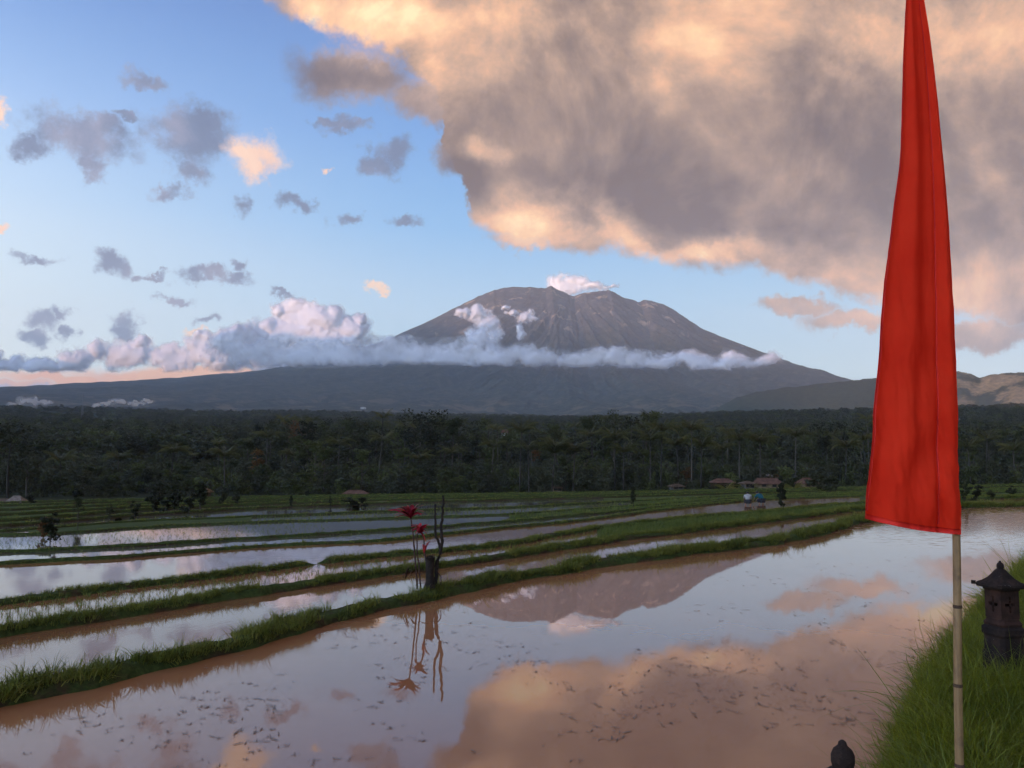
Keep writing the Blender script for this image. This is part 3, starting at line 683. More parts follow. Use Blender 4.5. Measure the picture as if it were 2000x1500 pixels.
# the large pond in front
X0, P0, n0_ = CUR[0]
far = P0[:, :2]+n0_*0.15; m_ = len(far)
near = np.stack([np.linspace(-14, 16, m_), np.full(m_, -6.0)], 1)
V = np.stack([near+(far-near)*t for t in np.linspace(0, 1, 6)], 1); V = np.concatenate([V, np.zeros(V.shape[:2]+(1,))], 2)
tag(mesh('paddy_water', V.reshape(-1, 3), grid_faces(m_, 6), M_pond), kind='structure')
for k, spans in {1: [(-300, 2300, 'b')], 2: [(-300, 1180, 'b'), (1180, 2300, 'f')], 3: [(-300, 1690, 'm'), (1690, 2300, 'f')], 4: [(-300, 1240, 'g'), (1240, 2300, 'f')],
                 5: [(-300, 1000, 'g'), (1000, 2300, 'f')], 6: [(-300, 60, 'w'), (60, 500, 'f'), (500, 1240, 'g'), (1240, 2300, 'f')], 7: [(-300, 240, 'w'), (240, 700, 'g'), (700, 1180, 'g'), (1180, 2300, 'f')],
                 8: [(-300, 60, 'f'), (60, 680, 'g'), (680, 1150, 's'), (1150, 1500, 'f'), (1500, 2300, 'f')], 9: [(-300, 180, 'f'), (180, 860, 'g'), (860, 2300, 'f')],
                 10: [(-300, 380, 'f'), (380, 620, 'g'), (620, 2300, 'f')], 11: [(-300, 2300, 'f')], 12: [(-300, 1600, 'f'), (1600, 1690, 's'), (1690, 2300, 'f')]}.items():
    for x0, x1, ty in spans:
        mt = {'b': M_pond2, 'm': M_pond2, 'g': M_pond3, 'w': M_pond3, 'f': M_field, 's': M_stub}[ty]
        nm = 'rice_field' if ty in 'fs' else 'paddy_water'
        V = water_strip(k, x0-(8 if x0 > -300 else 0), x1, mt, nm, dz=0.0 if ty not in 'f' else 0.004)
# small pond in which two people work, and the pond beyond the flag
def patch(poly, z, mat, name):
    V = [onz(a, b, z) for a, b in poly]; o = mesh(name, V, [tuple(range(len(V)))], mat); tag(o, kind='structure'); return o
# grass on the bunds
def bund_grass(k, per_m, protos, label, dens_fn=None, scale=1.0, tall=0.08):
    s_, Q, nn, w, h, zl, PXs, V = TOPS[k]; L = s_[-1]; n = int(L*per_m)
    t = rng.uniform(0, 1, n); s = rng.uniform(0, L, n); i = np.clip(np.searchsorted(s_, s), 1, len(s_)-1)
    cl = fbm(s/0.9, t*3, 3, 120+k); keep = cl > 0.43
    if k == 1: PXk = PXs[i]; keep &= ~((PXk > 515) & (PXk < 630) & (cl < 0.72))
    if k == 2: keep &= ~((PXs[i] > 596) & (PXs[i] < 645)); keep &= cl > 0.44
    if k >= 3: keep &= cl > 0.42
    i = i[keep]; t = t[keep]; cl = cl[keep]
    lanes = V.shape[1]; col_ = 1+t**0.85*(6.4); j = np.clip(col_.astype(int), 0, lanes-2); fr_ = (col_-j)[:, None]
    P_ = V[i, j]*(1-fr_)+V[i, j+1]*fr_
    P_[:, :2] += rng.normal(0, 0.03, (len(P_), 2)); P_[:, 2] -= 0.01
    ok = P_[:, 2] > ZL[k+1]+0.03 if False else P_[:, 2] > min(zl, ZL[k+1])+0.02
    P_ = P_[ok]; cl = cl[ok]; m_ = len(P_)
    rot = np.stack([rng.normal(0, 0.22, m_), rng.normal(0, 0.22, m_), rng.uniform(0, 6.28, m_)], 1)
    clump = 0.65+0.9*fbm(P_[:, 0]/1.3, P_[:, 1]/1.3, 3, 200+k)
    sc = (scale*clump*rng.uniform(0.6, 1.25, m_))[:, None]*np.ones(3)
    np_ = len(protos); pk = rng.integers(0, np_-2, m_) if np_ > 5 else rng.integers(0, np_, m_)
    if np_ > 5: pk = np.where(rng.uniform(0, 1, m_) < tall, rng.integers(np_-2, np_, m_), pk)
    o = gn_scatter('bund_grass', P_, rot, sc, pk, protos); tag(o, label, 'grass', kind='stuff')
bund_grass(0, 330, T_bund, 'short green grass matted over the nearest bund of the paddies', tall=0.10)
bund_grass(1, 230, T_bund, 'green grass on the second nearest earth bund', scale=0.85, tall=0.10)
bund_grass(2, 170, T_bund, 'patchy grass on the third bund with the water breach', scale=0.75, tall=0.06)
for k in range(3, 13):
    bund_grass(k, 34 if k < 6 else 22, T_far, 'rough grass along far terrace bund, number %d from the camera' % (k+1) if False else 'rough grass along a far terrace bund', scale=0.34 if k < 6 else 0.55)

# seedlings in the flooded paddies, green rice in the far fields
def strip_points(k, x0, x1, spacing, rows=True):
    Xf, Pf, nf = CUR[k]; sel = (Xf >= x0) & (Xf <= x1); far = Pf[sel][:, :2]-nf[sel]*0.1
    Xn, Pn, nn = CUR[k-1]; sn = (Xn >= x0) & (Xn <= x1); ne = Pn[sn][:, :2]+nn[sn]*WID[k-1]*1.1
    mid = min(len(far), len(ne)); i0 = np.linspace(0, len(far)-1, mid); j0 = np.linspace(0, len(ne)-1, mid)
    A_ = np.stack([np.interp(i0, range(len(far)), far[:, q]) for q in range(2)], 1); B_ = np.stack([np.interp(j0, range(len(ne)), ne[:, q]) for q in range(2)], 1)
    out = []
    seg = np.linalg.norm(np.diff(A_, axis=0), axis=1).sum(); n1 = int(seg/spacing); wd = np.median(np.linalg.norm(A_-B_, axis=1)); n2 = max(2, int(wd/spacing))
    u = np.linspace(0, mid-1, max(2, n1)); a = np.stack([np.interp(u, range(mid), A_[:, q]) for q in range(2)], 1); b = np.stack([np.interp(u, range(mid), B_[:, q]) for q in range(2)], 1)
    t = np.linspace(0.02, 0.98, n2)[:, None, None]
    P_ = (b[None]*(1-t)+a[None]*t).reshape(-1, 2)
    return P_+rng.normal(0, spacing*0.3, P_.shape)
def seedlings(k, x0, x1, spacing, protos, label, scale=1.0, name='rice_seedlings', cat='seedlings', thin=0.0):
    P_ = strip_points(k, x0, x1, spacing)
    if thin: P_ = P_[fbm(P_[:, 0]/2.5, P_[:, 1]/2.5, 3, 300+k) > thin]
    n = len(P_); P3 = np.concatenate([P_, np.full((n, 1), ZL[k]-0.01)], 1)
    rot = np.stack([rng.normal(0, 0.12, n), rng.normal(0, 0.12, n), rng.uniform(0, 6.28, n)], 1); sc = (scale*rng.uniform(0.6, 1.3, n))[:, None]*np.ones(3)
    o = gn_scatter(name, P3, rot, sc, rng.integers(0, len(protos), n), protos); tag(o, label, cat, kind='stuff')
seedlings(2, -300, 1180, 0.26, T_rice, 'thin rice seedlings standing in the narrow flooded strip behind the second bund', 0.55)
seedlings(2, 1180, 2300, 0.20, T_rice, 'dense young rice in the strip at right between two bunds', 0.8)
seedlings(4, -300, 1240, 0.5, T_rice, 'sparse rice seedlings in the grey flooded paddy behind the mirror pond', 0.5, thin=0.55)
seedlings(5, -300, 640, 0.34, T_rice, 'even rows of rice seedlings in the wide grey paddy at left', 0.42)
seedlings(6, 500, 1240, 0.4, T_rice, 'young rice greening the paddy behind the red-leaved plant', 0.6)
seedlings(7, 240, 1180, 0.55, T_rice, 'thin seedlings in the far bright paddies', 0.5, thin=0.6)
for k, a, b in ((4, 1240, 2300), (5, 1000, 2300), (6, 1240, 2300), (8, -300, 60), (8, 1150, 2300), (9, 860, 2300), (9, -300, 180), (10, -300, 380), (11, -300, 2300), (12, -300, 1600)):
    seedlings(k, a, b, 0.9 if k < 8 else 1.5, T_field, 'green rice growing in a far terraced field', 0.75, name='rice_crop', cat='rice', thin=0.35)

# floating weed and stubble on the big pond
def weed_proto(seed, mat):
    r = np.random.default_rng(seed); V = []; Fc = []
    for i in range(r.integers(2, 6)):
        a = r.uniform(0, 6.28); L = r.uniform(0.02, 0.09); w = r.uniform(0.003, 0.012); cx, cy_ = r.normal(0, 0.05, 2); b = len(V); ca, sa = math.cos(a), math.sin(a)
        for lx, ly in ((-L, 0), (-L*0.3, w), (L*0.5, w*0.8), (L, 0), (L*0.4, -w), (-L*0.4, -w*0.7)): V.append((cx+lx*ca-ly*sa, cy_+lx*sa+ly*ca, 0.0))
        Fc.append(tuple(range(b, b+6)))
    return mesh('w', V, Fc, mat, link=False)
M_weed = noisy('floating_weed', [(0.3, (0.13, 0.105, 0.085)), (0.7, (0.25, 0.17, 0.12))], 3, obj=False)
T_weed = [weed_proto(i, M_weed) for i in range(6)]
n = 30000; U_ = rng.uniform(0, 2000, n); Yv = 1500-(rng.uniform(0, 1, n)**0.8)*420
Pw = np.array([onz(a, b, 0.006) for a, b in zip(U_, Yv)])
cl = fbm(Pw[:, 0]/0.9, Pw[:, 1]/1.6, 4, 400, 0.6)
Yb = np.interp(U_, [p[0] for p in LINES[0]], [p[1] for p in LINES[0]])
kp = (cl > 0.50+0.0*Yv) & (rng.uniform(0, 1, n) < np.clip((cl-0.50)*1.2, 0.015, 0.11)) & (Yv > Yb+10); Pw = Pw[kp]; n = len(Pw)
sc = (rng.uniform(0.25, 1, n)**1.5*0.75)[:, None]*np.array([1, 1, 1.0])
gw = gn_scatter('floating_weed', Pw, np.stack([np.zeros(n), np.zeros(n), rng.uniform(0, 6.28, n)], 1), sc, rng.integers(0, 6, n), T_weed)
tag(gw, 'scattered flecks of dark weed floating on the large front pond', 'weed', kind='stuff')
# ------------------------------------------------------------------ grassy bank on the right
def bank_z(x, y):
    # the crest runs from beside the camera forward and to the right; left of it the bank drops into the pond
    xe = np.interp(y, [-6, 0, 1.6, 3.0, 5.7, 7.5, 10, 16, 24], [0.1, 0.45, 0.84, 1.40, 2.85, 4.1, 6.0, 10.3, 16.3])
    s = x-xe
    top = 0.86+0.10*fbm(x/0.8, y/0.8, 4, 500)+0.05*np.clip(s, 0, 3)
    side = np.clip((s+0.42)/0.45, -0.6, 1)
    return np.where(side < 1, -0.05+(top+0.05)*np.sin(np.clip(side, -0.6, 1)*math.pi/2), top), s
bx = np.linspace(-0.6, 26, 260); by = np.linspace(-5, 24, 260)
BX, BY = np.meshgrid(bx, by, indexing='ij'); BZ, BS = bank_z(BX, BY)
qf = grid_faces(260, 260); kb = (BS.ravel()[qf] > -0.85).any(1); qf = qf[kb]; used = np.unique(qf); rem = np.zeros(260*260, int); rem[used] = np.arange(len(used))
Vb = np.stack([BX, BY, BZ], -1).reshape(-1, 3)[used]
tag(mesh('grassy_bank', Vb, rem[qf], M_soil, smooth=True), kind='structure')
n = 150000; gx = rng.uniform(0.4, 14, n); gy = rng.uniform(1.2, 14, n); gz, gs = bank_z(gx, gy)
dd = np.hypot(gx, gy); dens = np.clip(3.4/dd, 0.05, 1.0)**1.7
kp = (gs > -0.36) & (gx < gy*0.66+0.75) & (rng.uniform(0, 1, n) < dens)
gx, gy, gz, gs = gx[kp], gy[kp], gz[kp], gs[kp]; n = len(gx)
low = (np.hypot(gx-LA_X, gy-LA_Y) < 0.22) if 'LA_X' in globals() else np.zeros(n, bool)
gx, gy, gz, gs = gx[~low], gy[~low], gz[~low], gs[~low]; n = len(gx)
tall = rng.uniform(0, 1, n) < 0.06
pk = np.where(tall, rng.integers(6, 9, n), rng.integers(0, 6, n))
sc = (0.55+0.75*fbm(gx/0.5, gy/0.5, 3, 510))*rng.uniform(0.6, 1.2, n)
sc = np.where(gs < 0, sc*0.9, sc)
# rank growth round the foot of the lantern
lx_, ly_, _z = atd(1953, 1095, 5.3); m2_ = 420; ex = lx_+rng.normal(0.02, 0.22, m2_); ey = ly_-0.16-np.abs(rng.normal(0, 0.20, m2_)); ez, es = bank_z(ex, ey); ok_ = es > -0.3
gx = np.concatenate([gx, ex[ok_]]); gy = np.concatenate([gy, ey[ok_]]); gz = np.concatenate([gz, ez[ok_]]); pk = np.concatenate([pk, rng.integers(0, 9, ok_.sum())]); sc = np.concatenate([sc, rng.uniform(0.4, 0.85, ok_.sum())]); n = len(gx)
gg = gn_scatter('bank_grass', np.stack([gx, gy, gz-0.01], 1), np.stack([rng.normal(0, 0.36, n), rng.normal(-0.2, 0.40, n), rng.uniform(0, 6.28, n)], 1), sc[:, None]*np.ones(3), pk, T_long+T_tall)
tag(gg, 'long lush green grass covering the bank at the lower right', 'grass', kind='stuff')
print('bank tufts', n)

# ------------------------------------------------------------------ bamboo pole and red flag
PD = 3.1
pole_px = [(1879, 1560), (1874, 1500), (1871, 1350), (1870, 1187), (1868, 1045), (1862, 900), (1855, 700), (1848, 550), (1839, 400), (1829, 270), (1817, 180), (1801, 60), (1791, 0), (1779, -90), (1762, -190), (1742, -280), (1708, -350)]
def pole_pt(i): return Vector(atd(*pole_px[i], PD+(0.035 if pole_px[i][1] < 1000 else 0.012)))
pp = [pole_pt(i) for i in range(len(pole_px))]
bx0, by0 = pp[0].x+0.02, PD
zb = float(bank_z(np.array([bx0]), np.array([by0]))[0][0])
pp = [Vector((bx0, by0, zb-0.15)), Vector((bx0, by0, (zb+pp[0].z)/2))]+pp
# resample
def resample(P, n):
    P = [Vector(p) for p in P]; c = [0]
    for a, b in zip(P, P[1:]): c.append(c[-1]+(b-a).length)
    out = []
    for s in np.linspace(0, c[-1], n):
        i = min(len(P)-2, max(0, int(np.searchsorted(c, s))-1)); t = (s-c[i])/max(1e-9, c[i+1]-c[i]); out.append(P[i].lerp(P[i+1], t))
    return out, c[-1]
pr, plen = resample(pp, 90)
def bamboo_fn(nt, b):
    p = opos(nt); mp = nt.N.new('ShaderNodeMapping'); mp.inputs['Scale'].default_value = (1, 1, 0.06); nt.L.new(p, mp.inputs[0])
    n = nt.noise(mp.outputs[0], 60, 5, 0.6); n2 = nt.noise(p, 8, 5, 0.65)
    c = nt.ramp(n, [(0.3, (0.19, 0.105, 0.042)), (0.7, (0.36, 0.22, 0.095))])
    c = nt.mix(nt.step(n2, 0.5, 0.72), c, (0.11, 0.065, 0.04, 1)); nt.L.new(c, b.inputs['Base Color']); bump(nt, b, n, 0.3, 0.002)
M_bamboo = pmat('dry_bamboo', rough=0.5, fn=bamboo_fn, spec=0.4)
M_node = noisy('bamboo_ring', [(0.3, (0.05, 0.03, 0.02)), (0.7, (0.12, 0.07, 0.04))], 40)
flagpole = empty('flag_pole', (bx0, by0, zb), label='slender bamboo pole carrying the tall red banner, stuck in the grassy bank', cat='pole')
def rel(P, o): return [Vector(p)-Vector(o.location) for p in P]
rad = [0.0152-0.010*(i/89)**1.6 for i in range(90)]
MB().tube(rel(pr, flagpole), rad, 12).build('pole', M_bamboo, flagpole, True)
zn = [atd(1870, y, PD)[2] for y in (1187, 1352, 1510)]+[zb+0.12]+[atd(1870, 1187, PD)[2]+0.31]
for z_ in zn:
    i = min(range(90), key=lambda q: abs(pr[q].z-z_)); p = pr[i]-flagpole.location
    MB().tube([p+Vector((0, 0, -0.006)), p+Vector((0, 0, -0.002)), p+Vector((0, 0, 0.003)), p+Vector((0, 0, 0.007))], [rad[i]*0.99, rad[i]*1.16, rad[i]*1.12, rad[i]*0.99], 12).build('joint_ring', M_node, flagpole, True)
    mm = rad[i]

def cloth_fn(nt, b):
    p = opos(nt); n = nt.noise(p, 4, 4, 0.55)
    c = nt.ramp(n, [(0.3, (0.80, 0.038, 0.012)), (0.7, (0.88, 0.060, 0.020))])
    nt.L.new(c, b.inputs['Base Color']); b.inputs['Roughness'].default_value = 0.8; b.inputs['Specular IOR Level'].default_value = 0.12
    b.inputs['Sheen Weight'].default_value = 0.0; b.inputs['Sheen Tint'].default_value = (1, 0.3, 0.25, 1)
    wv = nt.noise(p, 420, 2, 0.5); bump(nt, b, wv, 0.06, 0.001)
    t = nt.N.new('ShaderNodeBsdfTranslucent'); nt.L.new(nt.mix(1, c, (1.15, 1.2, 1, 1), 'MULTIPLY'), t.inputs[0]); x = nt.N.new('ShaderNodeMixShader'); x.inputs[0].default_value = 0.48
    nt.L.new(b.outputs[0], x.inputs[1]); nt.L.new(t.outputs[0], x.inputs[2]); nt.L.new(x.outputs[0], nt.N['Material Output'].inputs['Surface'])
M_cloth = pmat('red_cloth', fn=cloth_fn, rough=0.6)
M_hem = noisy('red_hem', [(0.3, (0.62, 0.014, 0.01)), (0.7, (0.78, 0.03, 0.015))], 10, rough=0.6)
Lx = [(-330, 1700), (-200, 1752), (-90, 1768), (0, 1770), (30, 1768), (130, 1764), (250, 1761), (290, 1760), (330, 1757), (400, 1747), (460, 1740), (550, 1728), (640, 1721), (720, 1716), (800, 1709), (860, 1706), (920, 1699), (1010, 1690)]
Rx = [(-330, 1730), (-200, 1775), (-90, 1794), (0, 1802), (60, 1813), (130, 1823), (200, 1831), (300, 1840), (400, 1849), (550, 1859), (700, 1865), (820, 1869), (900, 1871), (1045, 1876)]
nu, nv = 56, 260
VV = np.zeros((nu, nv, 3)); TH = 0.0016
for j in range(nv):
    t = j/(nv-1)
    yL = -330+(1013+330)*t; yR = -330+(1044+330)*t
    xl = np.interp(yL, [a for a, b in Lx], [b for a, b in Lx]); xr = np.interp(yR, [a for a, b in Rx], [b for a, b in Rx])
    A_ = Vector(atd(xl, yL, PD)); B_ = Vector(atd(xr, yR, PD))
    for i in range(nu):
        u = i/(nu-1)
        p = A_.lerp(B_, u)
        if t > 0.93: p.z -= 0.010*math.sin(u*math.pi*1.0)*((t-0.93)/0.07)
        wdt = (B_-A_).length
        # long vertical folds widening downward, the sleeve at the right, cross wrinkles near sleeve and foot
        fold = 0.085*wdt*math.exp(-((u-0.36+0.18*max(0, 0.5-t)+0.05*math.sin(t*7))/0.13)**2)*(1.0-0.25*t)
        fold -= 0.075*wdt*math.exp(-((u-0.10)/0.11)**2)*(1-0.4*t)
        fold += 0.05*wdt*math.exp(-((u-0.62-0.03*math.sin(t*9))/0.16)**2)*math.sin(2.2+t*5)
        fold -= 0.03*wdt*math.exp(-((u-0.765)/0.03)**2)
        sleeve = 0.019*math.exp(-((u-0.915)/0.075)**2)
        VV[i, j] = (p.x, p.y-fold-sleeve*1.0, p.z)
Uc, Tc = np.meshgrid(np.linspace(0, 1, nu), np.linspace(0, 1, nv), indexing='ij')
wr_ = (ridged(Uc*2.2+Tc*1.2, Tc*26-Uc*6, 4, 610)-0.6)*0.020*(np.exp(-((Uc-0.88)/0.13)**2)*np.clip(Tc*1.6-0.6, 0, 1)+0.35*np.exp(-((Uc-0.08)/0.1)**2)+0.75*np.clip((Tc-0.86)/0.14, 0, 1))
wr_ += (fbm(Uc*6+Tc*5, Tc*16-Uc*5, 5, 620)-0.5)*0.034*np.clip((Tc-0.45)*1.8, 0.15, 1)
# shallow diagonal pull folds low down
wr_ += 0.010*np.sin((Uc*1.1+Tc*9.5)*5.2+2*fbm(Uc*3, Tc*6, 2, 5))*np.clip((Tc-0.62)*3, 0, 1)*np.exp(-((Uc-0.6)/0.25)**2)
VV[:, :, 1] -= wr_
bk = VV.copy(); bk[:, :, 1] += TH
banner = empty('red_banner', tuple(VV[nu-1, nv-1]), label='tall narrow bright red cloth banner hanging from the bamboo pole', cat='banner')
loc = np.array(banner.location)
def sheet(A, B, name, mat, par):
    a, b = A.shape[:2]; N = a*b; q = grid_faces(a, b); i = np.arange(N).reshape(a, b)
    ring = list(i[:, 0])+list(i[-1, 1:])+list(i[-2::-1, -1])+list(i[0, -2:0:-1]); r2 = ring[1:]+ring[:1]
    wl = np.array([(x, y, y+N, x+N) for x, y in zip(ring, r2)])
    V = np.concatenate([A.reshape(-1, 3), B.reshape(-1, 3)])-loc
    return mesh(name, V, np.concatenate([q[:, ::-1], q+N, wl[:, ::-1]]), mat, par, smooth=True)
sheet(VV, bk, 'cloth', M_cloth, banner)
# the stitched seam lines and the lower hem, a few millimetres proud
def strip(i0, i1, j0, j1, proud, name):
    A = VV[i0:i1, j0:j1].copy(); B = A.copy(); A[:, :, 1] -= proud; B[:, :, 1] -= 0.0004; return sheet(A, B, name, M_hem, banner)
strip(0, nu, nv-3, nv, 0.003, 'hem'); strip(42, 44, 60, nv-3, 0.0015, 'sleeve_seam'); strip(0, 3, 60, nv-3, 0.0014, 'side_hem')

# ------------------------------------------------------------------ stone lanterns
def stone_fn(nt, b):
    p = opos(nt); n = nt.noise(p, 9, 7, 0.7); n2 = nt.noise(p, 34, 5, 0.7)
    c = nt.ramp(n, [(0.3, (0.008, 0.006, 0.006)), (0.5, (0.022, 0.015, 0.012)), (0.72, (0.055, 0.032, 0.022))])
    c = nt.mix(nt.step(n2, 0.66, 0.74), c, (0.22, 0.20, 0.17, 1)); nt.L.new(c, b.inputs['Base Color']); bump(nt, b, n2, 0.9, 0.008)
M_stone = pmat('weathered_dark_stone', rough=0.95, fn=stone_fn, spec=0.15)
M_terra = noisy('weathered_red_stone', [(0.3, (0.012, 0.007, 0.005)), (0.7, (0.055, 0.025, 0.016))], 12, bmp=(0.8, 0.008))
def loft(rings, n=24):
    """rings: (half width, z, squareness) -> rounded-square lathe, returned as V,F"""
    V = []; Fc = []
    for w_, z, sq in rings:
        for k in range(n):
            q = 2*math.pi*(k+0.5)/n; c, s = math.cos(q), math.sin(q); r = w_/(max(abs(c), abs(s)))**sq
            V.append((r*c, r*s, z))
    for i in range(len(rings)-1):
        for k in range(n): Fc.append((i*n+k, i*n+(k+1) % n, (i+1)*n+(k+1) % n, (i+1)*n+k))
    Fc += [tuple(reversed(range(n))), tuple(range((len(rings)-1)*n, len(rings)*n))]
    return V, Fc
def lantern(px, ytop, D, rz, label, total=0.78):
    tx, ty, tz = atd(px, ytop, D)
    t = empty('stone_lantern', (tx, ty, tz-total), rz, label, 'lantern', 'stone lanterns along the bank')
    s = 0.63; sz_ = 0.86
    def Z(d): return 0.0 if d <= 0 else total-(0.78-d)*sz_
    def b(ms, name, mat, smooth=False):
        V = [(a*s, c*s, Z(d)) for a, c, d in ms[0]]; return mesh(name, V, ms[1], mat, t, smooth)
    b(loft([(0.15, 0.0, 1), (0.15, 0.12, 1), (0.135, 0.15, 1), (0.135, 0.24, 1), (0.15, 0.26, 1), (0.15, 0.30, 1), (0.12, 0.32, 1)]), 'pedestal', M_stone)
    b(loft([(0.13, 0.32, 1), (0.135, 0.335, 1), (0.115, 0.355, 1), (0.112, 0.37, 1)]), 'plinth', M_terra)
    # fretted box: four walls pierced by a flower of openings
    wb, z0, z1 = 0.105, 0.37, 0.575; th = 0.022
    cols, rws = 9, 9; holes = {(4, 2), (4, 6), (2, 4), (6, 4), (3, 3), (5, 5), (3, 5), (5, 3), (4, 3), (4, 5), (3, 4), (5, 4)} - {(3, 3), (5, 5), (3, 5), (5, 3)}
    for side in range(4):
        m = MB(); ca, sa = math.cos(side*math.pi/2), math.sin(side*math.pi/2)
        xs_ = np.linspace(-wb, wb, cols+1); zs_ = np.linspace(z0, z1, rws+1)
        grid_v = {}
        def vid(i, k, d):
            key = (i, k, d)
            if key not in grid_v:
                x = xs_[i]; y = -wb+(th if d else 0); z = zs_[k]
                jx = 0.004*math.sin(i*7+k*3) if 0 < i < cols and 0 < k < rws else 0
                if d: x = x*(wb-th)/wb
                grid_v[key] = len(m.V); m.V.append(((x+jx)*ca-y*sa, (x+jx)*sa+y*ca, z))
            return grid_v[key]
        for i in range(cols):
            for k in range(rws):
                if (i, k) in holes:
                    for (a1, b1), (a2, b2) in (((i, k), (i+1, k)), ((i+1, k), (i+1, k+1)), ((i+1, k+1), (i, k+1)), ((i, k+1), (i, k))):
                        m.F.append((vid(a2, b2, 0), vid(a1, b1, 0), vid(a1, b1, 1), vid(a2, b2, 1)))
                else:
                    m.F.append((vid(i, k, 0), vid(i+1, k, 0), vid(i+1, k+1, 0), vid(i, k+1, 0))); m.F.append((vid(i, k+1, 1), vid(i+1, k+1, 1), vid(i+1, k, 1), vid(i, k, 1)))
        m.V = [(a*s, c*s, Z(d)) for a, c, d in m.V]; m.build('fretted_panel', M_terra, t)
    b(loft([(0.125, 0.572, 1), (0.13, 0.585, 1), (0.17, 0.590, 1.0), (0.178, 0.605, 1.0), (0.172, 0.618, 1), (0.135, 0.632, 0.95), (0.098, 0.655, 0.9), (0.068, 0.685, 0.8), (0.045, 0.712, 0.6), (0.030, 0.722, 0.3)]), 'roof', M_stone)
    for a in range(4):
        mm_ = MB(); q = math.pi/4+a*math.pi/2; mm_.box((math.cos(q)*0.242*s, math.sin(q)*0.242*s, Z(0.612)), (0.04*s, 0.034*s, 0.034*s), q, 0.9999); mm_.build('roof_corner', M_stone, t)
    b(loft([(0.026, 0.716, 0), (0.030, 0.722, 0), (0.034, 0.735, 0), (0.034, 0.748, 0), (0.027, 0.760, 0), (0.014, 0.768, 0), (0.011, 0.776, 0), (0.004, 0.780, 0)], 16), 'finial', M_stone, True)
    return t
lantern(1953, 1095, 5.3, R(12), 'dark stone lantern with fretted sides standing in the grass right of the flag pole', 0.84)
lantern(1645, 1445, 1.6, R(20), 'stone lantern of which only the round finial and roof peak rise at the bottom edge', 0.96)

# ------------------------------------------------------------------ red-leaved plant, stump and bare sticks on the first bund
def ground_on_bund(px, py, z=0.24): return Vector(onz(px, py, z))
Mk_bark = noisy('dark_bark', [(0.3, (0.009, 0.007, 0.006)), (0.7, (0.036, 0.025, 0.018))], 14, bmp=(1.0, 0.01))
Mk_redleaf = leaf_mat('crimson_leaf', [(0.25, (0.06, 0.005, 0.010)), (0.5, (0.24, 0.012, 0.028)), (0.8, (0.50, 0.05, 0.06))], 0.4, 0.35, 8.0)
Mk_stem = noisy('red_brown_stem', [(0.3, (0.03, 0.018, 0.012)), (0.7, (0.085, 0.045, 0.03))], 20)
PB = onz(838, 1150, 0.14); DB = PB[1]
def at(px, py, dd=0.0): return Vector(atd(px, py, DB+dd))
def leaf(base, tip, wid, sag, n=7):
    wid = wid*1.1
    base = Vector(base); tip = Vector(tip); ax = tip-base; up = Vector((0, 0, 1)); side = ax.cross(up)
    if side.length < 1e-4: side = Vector((1, 0, 0))
    side.normalize(); side = (side+Vector((random.uniform(-.5, .5), random.uniform(-.5, .5), random.uniform(-.7, .7)))).normalized(); V = []; Fc = []
    for i in range(n+1):
        t = i/n; c = base+ax*t+Vector((0, 0, sag*4*t*(1-t)))-Vector((0, 0, sag*0.6*t*t)); w = wid*(math.sin(math.pi*min(1, t**0.75))**0.8)*0.5+0.003
        nrm_ = ax.cross(side).normalized(); V += [c-side*w, c-nrm_*w*0.25, c+side*w]
    for i in range(n):
        for k in range(2): Fc.append((3*i+k, 3*i+k+1, 3*i+k+4, 3*i+k+3))
    return V, Fc
plant = empty('red_leaved_plant', tuple(at(815, 1150)), label='spindly plant with two rosettes of crimson leaves beside the black stump on the nearest bund', cat='plant')
def stem(pts, r0, r1, par, mat=Mk_stem, name='stem'):
    P = [p if isinstance(p, Vector) else at(*p) for p in pts]; Q, _ = resample(P, max(6, len(P)*3))
    Q = [q+Vector((random.uniform(-1, 1), random.uniform(-1, 1), 0))*r0*0.35 for q in Q]
    return MB().tube(rel(Q, par), list(np.linspace(r0, r1, len(Q))), 7).build(name, mat, par, True)
stem([(815, 1150), (813, 1110), (808, 1060), (806, 1040), (803, 1010)], 0.016, 0.012, plant)
stem([(822, 1150), (818, 1100), (814, 1075), (815, 1050), (818, 1035)], 0.014, 0.010, plant)
stem([(831, 1095), (829, 1070), (827, 1048), (824, 1036)], 0.016, 0.010, plant)
def rosette(c, items, par):
    items = items+[(a+random.uniform(-6, 6), b+random.uniform(-4, 9), w_*0.7) for a, b, w_ in items[::2]]
    for i, (tx_, ty_, w_) in enumerate(items):
        dd = random.uniform(-0.18, 0.18); V, Fc = leaf(at(*c), at(tx_, ty_, dd), w_, 0.05)
        mesh('leaf', [Vector(v)-par.location for v in V], Fc, Mk_redleaf, par, smooth=True)
rosette((802, 1012), [(762, 994, .045), (772, 990, .06), (770, 1003, .04), (783, 986, .065), (795, 984, .07), (806, 982, .07), (818, 981, .06), (826, 984, .05), (829, 996, .06), (824, 1003, .045), (778, 998, .05), (790, 992, .06), (812, 990, .06)], plant)
rosette((820, 1042), [(803, 1026, .04), (808, 1030, .05), (812, 1022, .05), (820, 1019, .055), (828, 1024, .055), (836, 1029, .045), (838, 1022, .03), (834, 1040, .05), (826, 1046, .05), (812, 1040, .045), (830, 1034, .05), (815, 1034, .05), (806, 1034, .03)], plant)
rosette((828, 1082), [(838, 1055, .035), (842, 1054, .03), (826, 1060, .03), (834, 1068, .035)], plant)
for q in range(9):   # dry drooping leaves low down
    a_ = random.uniform(795, 832); V, Fc = leaf(at(a_+random.uniform(-3, 3), 1108+random.uniform(-8, 10)), at(a_+random.uniform(-16, 12), 1126+random.uniform(-6, 14), random.uniform(-.1, .1)), 0.02, 0.02, 4)
    mesh('dry_leaf', [Vector(v)-plant.location for v in V], Fc, Mk_stem, plant)
